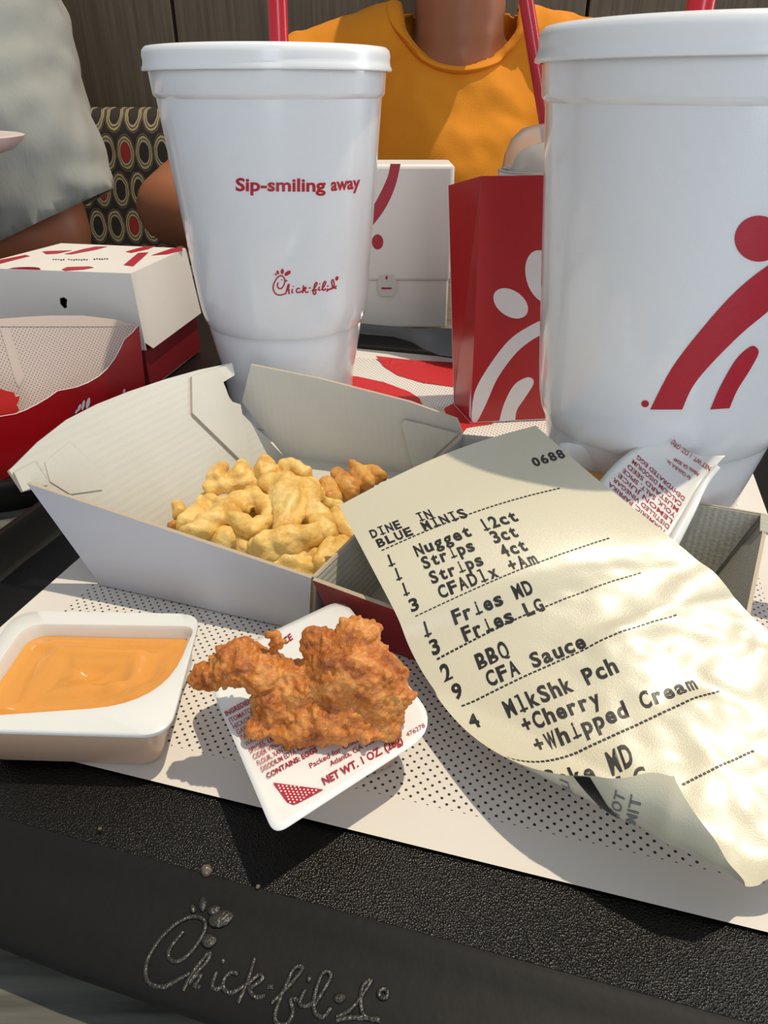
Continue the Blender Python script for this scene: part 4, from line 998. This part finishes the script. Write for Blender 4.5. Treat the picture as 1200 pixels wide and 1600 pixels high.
# curled edge strip
ed = [Qc[i] + Vector((.0008, -.0004, 0)) for i in range(len(Qc) - 4)]
tube('curled_film_edge', ed, .0016, m_tub, ut, 10, lambda t: .0022 - .0012 * t)
class FilmS:
    bvh = BVHTree.FromPolygons([tuple(v) for v in V], Fc)
    def px(s, x, y, off=0):
        d = ray(x, y).normalized(); h, n, i, ds = s.bvh.ray_cast(CO, d)
        if h is None: h = CO + d * ((Vector(Pc[12]) - CO).length)
        return h - d * .0005
fs_ = FilmS(); K8 = lambda x, y: (880 + x / 3.75, 660 + y / 3.75)
words = ['DEHYDRATED EGG', 'CALCIUM DISODIUM', 'MUSTARD SEED', 'YOLK, SALT, SPICE', 'LEMON JUICE', 'DISTILLED VINEGAR', 'TURMERIC, PAPRIKA', 'SEED, SALT, OIL']
fv, ff2 = [], []
def film_text(s_, p0, p1, h, slant):
    Vg, Fg, Lg = prop_layout(s_, .012); b0 = len(fv)
    for x, y in Vg: fv.append(fs_.px(p0[0] + (p1[0] - p0[0]) * x / Lg + slant[0] * h * y / .7, p0[1] + (p1[1] - p0[1]) * x / Lg + slant[1] * h * y / .7))
    ff2.extend([tuple(b0 + k for k in f) for f in Fg])
# lines read from the lower right up to the upper left, upside down to the viewer
for i, s_ in enumerate(words):
    x0, y0 = 715 - i * 18, 440 + i * 33 ; x1, y1 = 440 - i * 28, 190 + i * 26
    film_text(s_, K8(x0, y0), K8(x1, y1), 6.3, (-.45, .9))
film_text('for Chick-fil-A, Inc.', K8(750, 320), K8(610, 215), 5.5, (-.45, .9)); film_text('Atlanta, GA 30349', K8(800, 300), K8(655, 205), 5.5, (-.45, .9)); film_text('NET WT. 1 OZ. (28g)', K8(868, 262), K8(640, 105), 7, (-.45, .9))
mesh('film_text', fv, ff2, m_packink, ut)

# ---------------------------------------------------------------- people
def face(root, c, hr, skin):
    # small facial features for a head centred at c (facing -Y)
    for sx in (-1, 1):
        bm = bmesh.new(); prim_ell(bm, c + Vector((sx * .031, -.088, .0)), (.012, .006, .006), None, 2); from_bm('eye', bm, m_eye, root, True)
    bm = bmesh.new(); prim_ell(bm, c + Vector((0, -.088, -.062)), (.024, .006, .005), None, 2); from_bm('mouth', bm, M('lips', (140, 70, 62), .5), root, True)
def head_prims(bm, c):
    prim_ell(bm, c + Vector((0, 0, .02)), (.074, .092, .095)); prim_ell(bm, c + Vector((0, -.02, -.06)), (.056, .066, .055)); prim_ell(bm, c + Vector((0, -.095, -.022)), (.014, .018, .022), None, 2)
    for sx in (-1, 1): prim_ell(bm, c + Vector((sx * .076, .01, -.01)), (.01, .018, .03), None, 2)
def hair(root, c):
    bm = bmesh.new(); prim_ell(bm, c + Vector((0, .018, .04)), (.084, .092, .092)); prim_ell(bm, c + Vector((0, .04, -.02)), (.078, .07, .07))
    me = remesh(bm, .006, 3)
    bm = bmesh.new(); bm.from_mesh(me); bmesh.ops.delete(bm, geom=[v_ for v_ in bm.verts if v_.co.y < c.y - .045 and v_.co.z < c.z + .055], context='VERTS'); from_bm('hair', bm, m_hair, root, True)

# orange shirt
YP = 1.10
pc = at_y(718, 60, YP)                       # neck pit
nx = pc.x; shz = at_y(450, 42, YP).z
po_ = empty('person', (nx, YP + .05, -.30), 'person in an orange crew-neck T-shirt seated across the table', 'person')
lsh, rsh = Vector((nx - .186, YP + .02, .182)), Vector((nx + .186, YP + .02, .182))
elb, wri = Vector((-.268, .985, .036)), Vector((-.08, .80, .022))
elb2, wri2 = Vector((nx + .32, .98, .038)), Vector((nx + .14, .80, .022))
hc = Vector((nx, YP - .01, shz + .185))
bm = bmesh.new(); head_prims(bm, hc)
prim_cap(bm, (nx, YP + .02, shz - .06), hc + Vector((0, .01, -.06)), .062, .058)
prim_ell(bm, (nx, YP + .035, .135), (.125, .078, .10)); prim_ell(bm, (nx, YP + .04, -.06), (.135, .085, .20)); prim_ell(bm, (nx, YP, -.215), (.16, .11, .075))
for a, b_, c in ((lsh, elb, wri), (rsh, elb2, wri2)):
    prim_cap(bm, a, b_, .044, .046); prim_cap(bm, b_, c, .046, .028); d = (c - b_).normalized()
    prim_ell(bm, c + d * .045, (.038, .045, .016)); sd = Vector((d.y, -d.x, 0))
    for k in range(4): prim_cap(bm, c + d * .075 + sd * (-.027 + .018 * k), c + d * (.135 - .01 * abs(k - 1.4)) + sd * (-.03 + .02 * k) + Vector((0, 0, -.012)), .0095, .008, 5)
    prim_cap(bm, c + d * .03 + sd * -.036, c + d * .075 + sd * -.062, .011, .009, 5)
for sx in (-1, 1):
    prim_cap(bm, (nx + sx * .09, YP, -.218), (nx + sx * .10, YP - .38, -.225), .078, .060); prim_cap(bm, (nx + sx * .10, YP - .38, -.24), (nx + sx * .10, YP - .36, -.70), .058, .042); prim_cap(bm, (nx + sx * .10, YP - .34, -.725), (nx + sx * .10, YP - .50, -.735), .034, .028)
me = remesh(bm, .0075, 5); link('body', me, m_skin1, po_, True)
face(po_, hc, .09, m_skin1); hair(po_, hc)
bm = bmesh.new()
prim_ell(bm, (nx, YP + .04, .115), (.165, .108, .115)); prim_ell(bm, (nx, YP + .03, -.06), (.162, .112, .215)); prim_ell(bm, (nx, YP + .02, .04), (.165, .118, .15))
for a, e in ((lsh, elb), (rsh, elb2)):
    m_ = a.lerp(e, .58); prim_cap(bm, Vector((nx + (a.x - nx) * .30, YP + .03, .213)), a, .056, .058); prim_cap(bm, a, m_, .060, .072)
me = remesh(bm, .0045, 8); bm = bmesh.new(); bm.from_mesh(me)
for v_ in bm.verts:                                                   # cloth folds
    q_ = v_.co; v_.co = q_ + v_.normal * (.006 * noise.noise(Vector((q_.x * 16 + q_.z * 9, q_.y * 8, q_.z * 7))) + .0025 * noise.noise(q_ * 40))
a_n = .078; zc = .264; zb = at_y(720, 100, YP - .07).z; bn = zc - zb
kill = [v_ for v_ in bm.verts if v_.co.y < YP + .06 and ((v_.co.x - nx) / a_n) ** 2 + ((v_.co.z - zc) / bn) ** 2 < 1]
kill += [v_ for v_ in bm.verts if math.hypot(v_.co.x - nx, v_.co.y - (YP + .02)) < .070 and v_.co.z > .238]
bmesh.ops.delete(bm, geom=list(set(kill)), context='VERTS')
for v_ in bm.verts:
    if v_.is_boundary and v_.co.y < YP + .05 and v_.co.z < zc:
        ex, ez = (v_.co.x - nx) / a_n, (v_.co.z - zc) / bn; l_ = math.hypot(ex, ez)
        if .7 < l_ < 1.35: v_.co.x = nx + ex / l_ * a_n; v_.co.z = zc + ez / l_ * bn
bvh = BVHTree.FromBMesh(bm)
col = []
for k in range(41):
    a = math.pi + math.pi * k / 40; x, z = nx + (a_n + .006) * math.cos(a), zc + (bn + .006) * math.sin(a)
    h, n, i, d = bvh.ray_cast(Vector((x, 0, z)), Vector((0, 1, 0)))
    if h is not None and h.y < YP + .1: col.append(h + Vector((0, .002, 0)))
shirt = from_bm('t_shirt', bm, m_orange, po_, True); so = shirt.modifiers.new('s', 'SOLIDIFY'); so.thickness = .002
if len(col) > 4: tube('collar', col, .0105, m_orange, po_, 10, None, .45)

# grey shirt, left
pg = empty('person', (-.60, 1.0, -.30), 'person in a grey shirt at left resting an arm on the table', 'person')
gs, ge, gw = Vector((-.435, .90, .330)), Vector((-.350, .80, .037)), Vector((-.56, .66, .024))
hg = Vector((-.62, .97, .56)); tx_ = -.62
bm = bmesh.new(); head_prims(bm, hg); prim_cap(bm, (tx_, .99, .36), hg + Vector((0, .01, -.06)), .064, .06)
prim_ell(bm, (tx_, 1.0, .26), (.17, .10, .11)); prim_ell(bm, (tx_, 1.01, .0), (.16, .12, .24)); prim_ell(bm, (tx_, 1.0, -.215), (.17, .12, .075))
ge2, gw2 = Vector((-.88, .86, .037)), Vector((-.72, .70, .024)); gs2 = Vector((-.81, .95, .32))
for a, b_, c in ((gs, ge, gw), (gs2, ge2, gw2)):
    prim_cap(bm, a, b_, .056, .044); prim_cap(bm, b_, c, .044, .030); d = (c - b_).normalized(); sd = Vector((d.y, -d.x, 0))
    prim_ell(bm, c + d * .045, (.04, .04, .017))
    for k in range(4): prim_cap(bm, c + d * .075 + sd * (-.027 + .018 * k), c + d * (.13 - .01 * abs(k - 1.4)) + sd * (-.03 + .02 * k) + Vector((0, 0, -.01)), .0095, .008, 5)
    prim_cap(bm, c + d * .03 + sd * -.036, c + d * .075 + sd * -.06, .011, .009, 5)
for sx in (-1, 1):
    prim_cap(bm, (tx_ + sx * .09, 1.0, -.218), (tx_ + sx * .10, .64, -.225), .078, .060); prim_cap(bm, (tx_ + sx * .10, .64, -.24), (tx_ + sx * .10, .66, -.70), .058, .042); prim_cap(bm, (tx_ + sx * .10, .68, -.725), (tx_ + sx * .10, .54, -.735), .034, .028)
link('body', remesh(bm, .0075, 5), m_skin2, pg, True); face(pg, hg, .09, m_skin2); hair(pg, hg)
bm = bmesh.new(); prim_ell(bm, (tx_, 1.0, .25), (.19, .125, .13)); prim_ell(bm, (tx_, 1.01, .0), (.185, .14, .28))
prim_cap(bm, (tx_ + .10, .985, .30), gs, .085, .092); prim_cap(bm, gs, (-.372, .812, .115), .098, .088); prim_cap(bm, (-.372, .812, .115), (-.368, .806, .050), .088, .086); prim_ell(bm, (-.318, .800, .092), (.046, .05, .024), Matrix.Rotation(R(25), 3, 'Y'))
prim_cap(bm, (tx_ - .10, .985, .30), gs2, .085, .09); prim_cap(bm, gs2, gs2.lerp(ge2, .7), .09, .082)
me = remesh(bm, .006, 4); bm = bmesh.new(); bm.from_mesh(me)
for v_ in bm.verts:
    q_ = v_.co; v_.co = q_ + v_.normal * (.007 * noise.noise(Vector((q_.x * 18 + q_.z * 14, q_.y * 12, q_.z * 5))) + .004 * noise.noise(Vector((q_.x * 48 - q_.z * 20, q_.y * 40, q_.z * 22))))
hem = lambda q_: .026 + (q_.x + .40) * .42
gone = [v_ for v_ in bm.verts if v_.co.y < .93 and v_.co.x > -.52 and v_.co.z < hem(v_.co)]
bmesh.ops.delete(bm, geom=gone, context='VERTS')
for v_ in bm.verts:
    if v_.is_boundary: v_.co.z = hem(v_.co)
sh_o = from_bm('shirt', bm, m_greyshirt, pg, True); so = sh_o.modifiers.new('s', 'SOLIDIFY'); so.thickness = .003

# ---------------------------------------------------------------- crumbs
for x, y, r, lab in ((323, 1360, .0013, 'large clear grain on the tray rim above the lettering'), (156, 1296, .0006, 'pale crumb on the black tray floor'), (403, 1385, .0005, 'tiny crumb on the tray rim right of the grain')):
    bm = bmesh.new(); prim_ell(bm, at_z(x, y, .0128 if y > 1340 else .0008), (r, r, r * .9), None, 2)
    for v_ in bm.verts: v_.co += Vector((noise.noise(v_.co * 900), noise.noise(v_.co * 800 + Vector((3, 0, 0))), noise.noise(v_.co * 700))) * r * .35
    o = from_bm('crumb', bm, M('crumb', (96, 84, 70), .22, .2), None, True); tag(o, lab, 'crumb', 'crumbs on the tray')
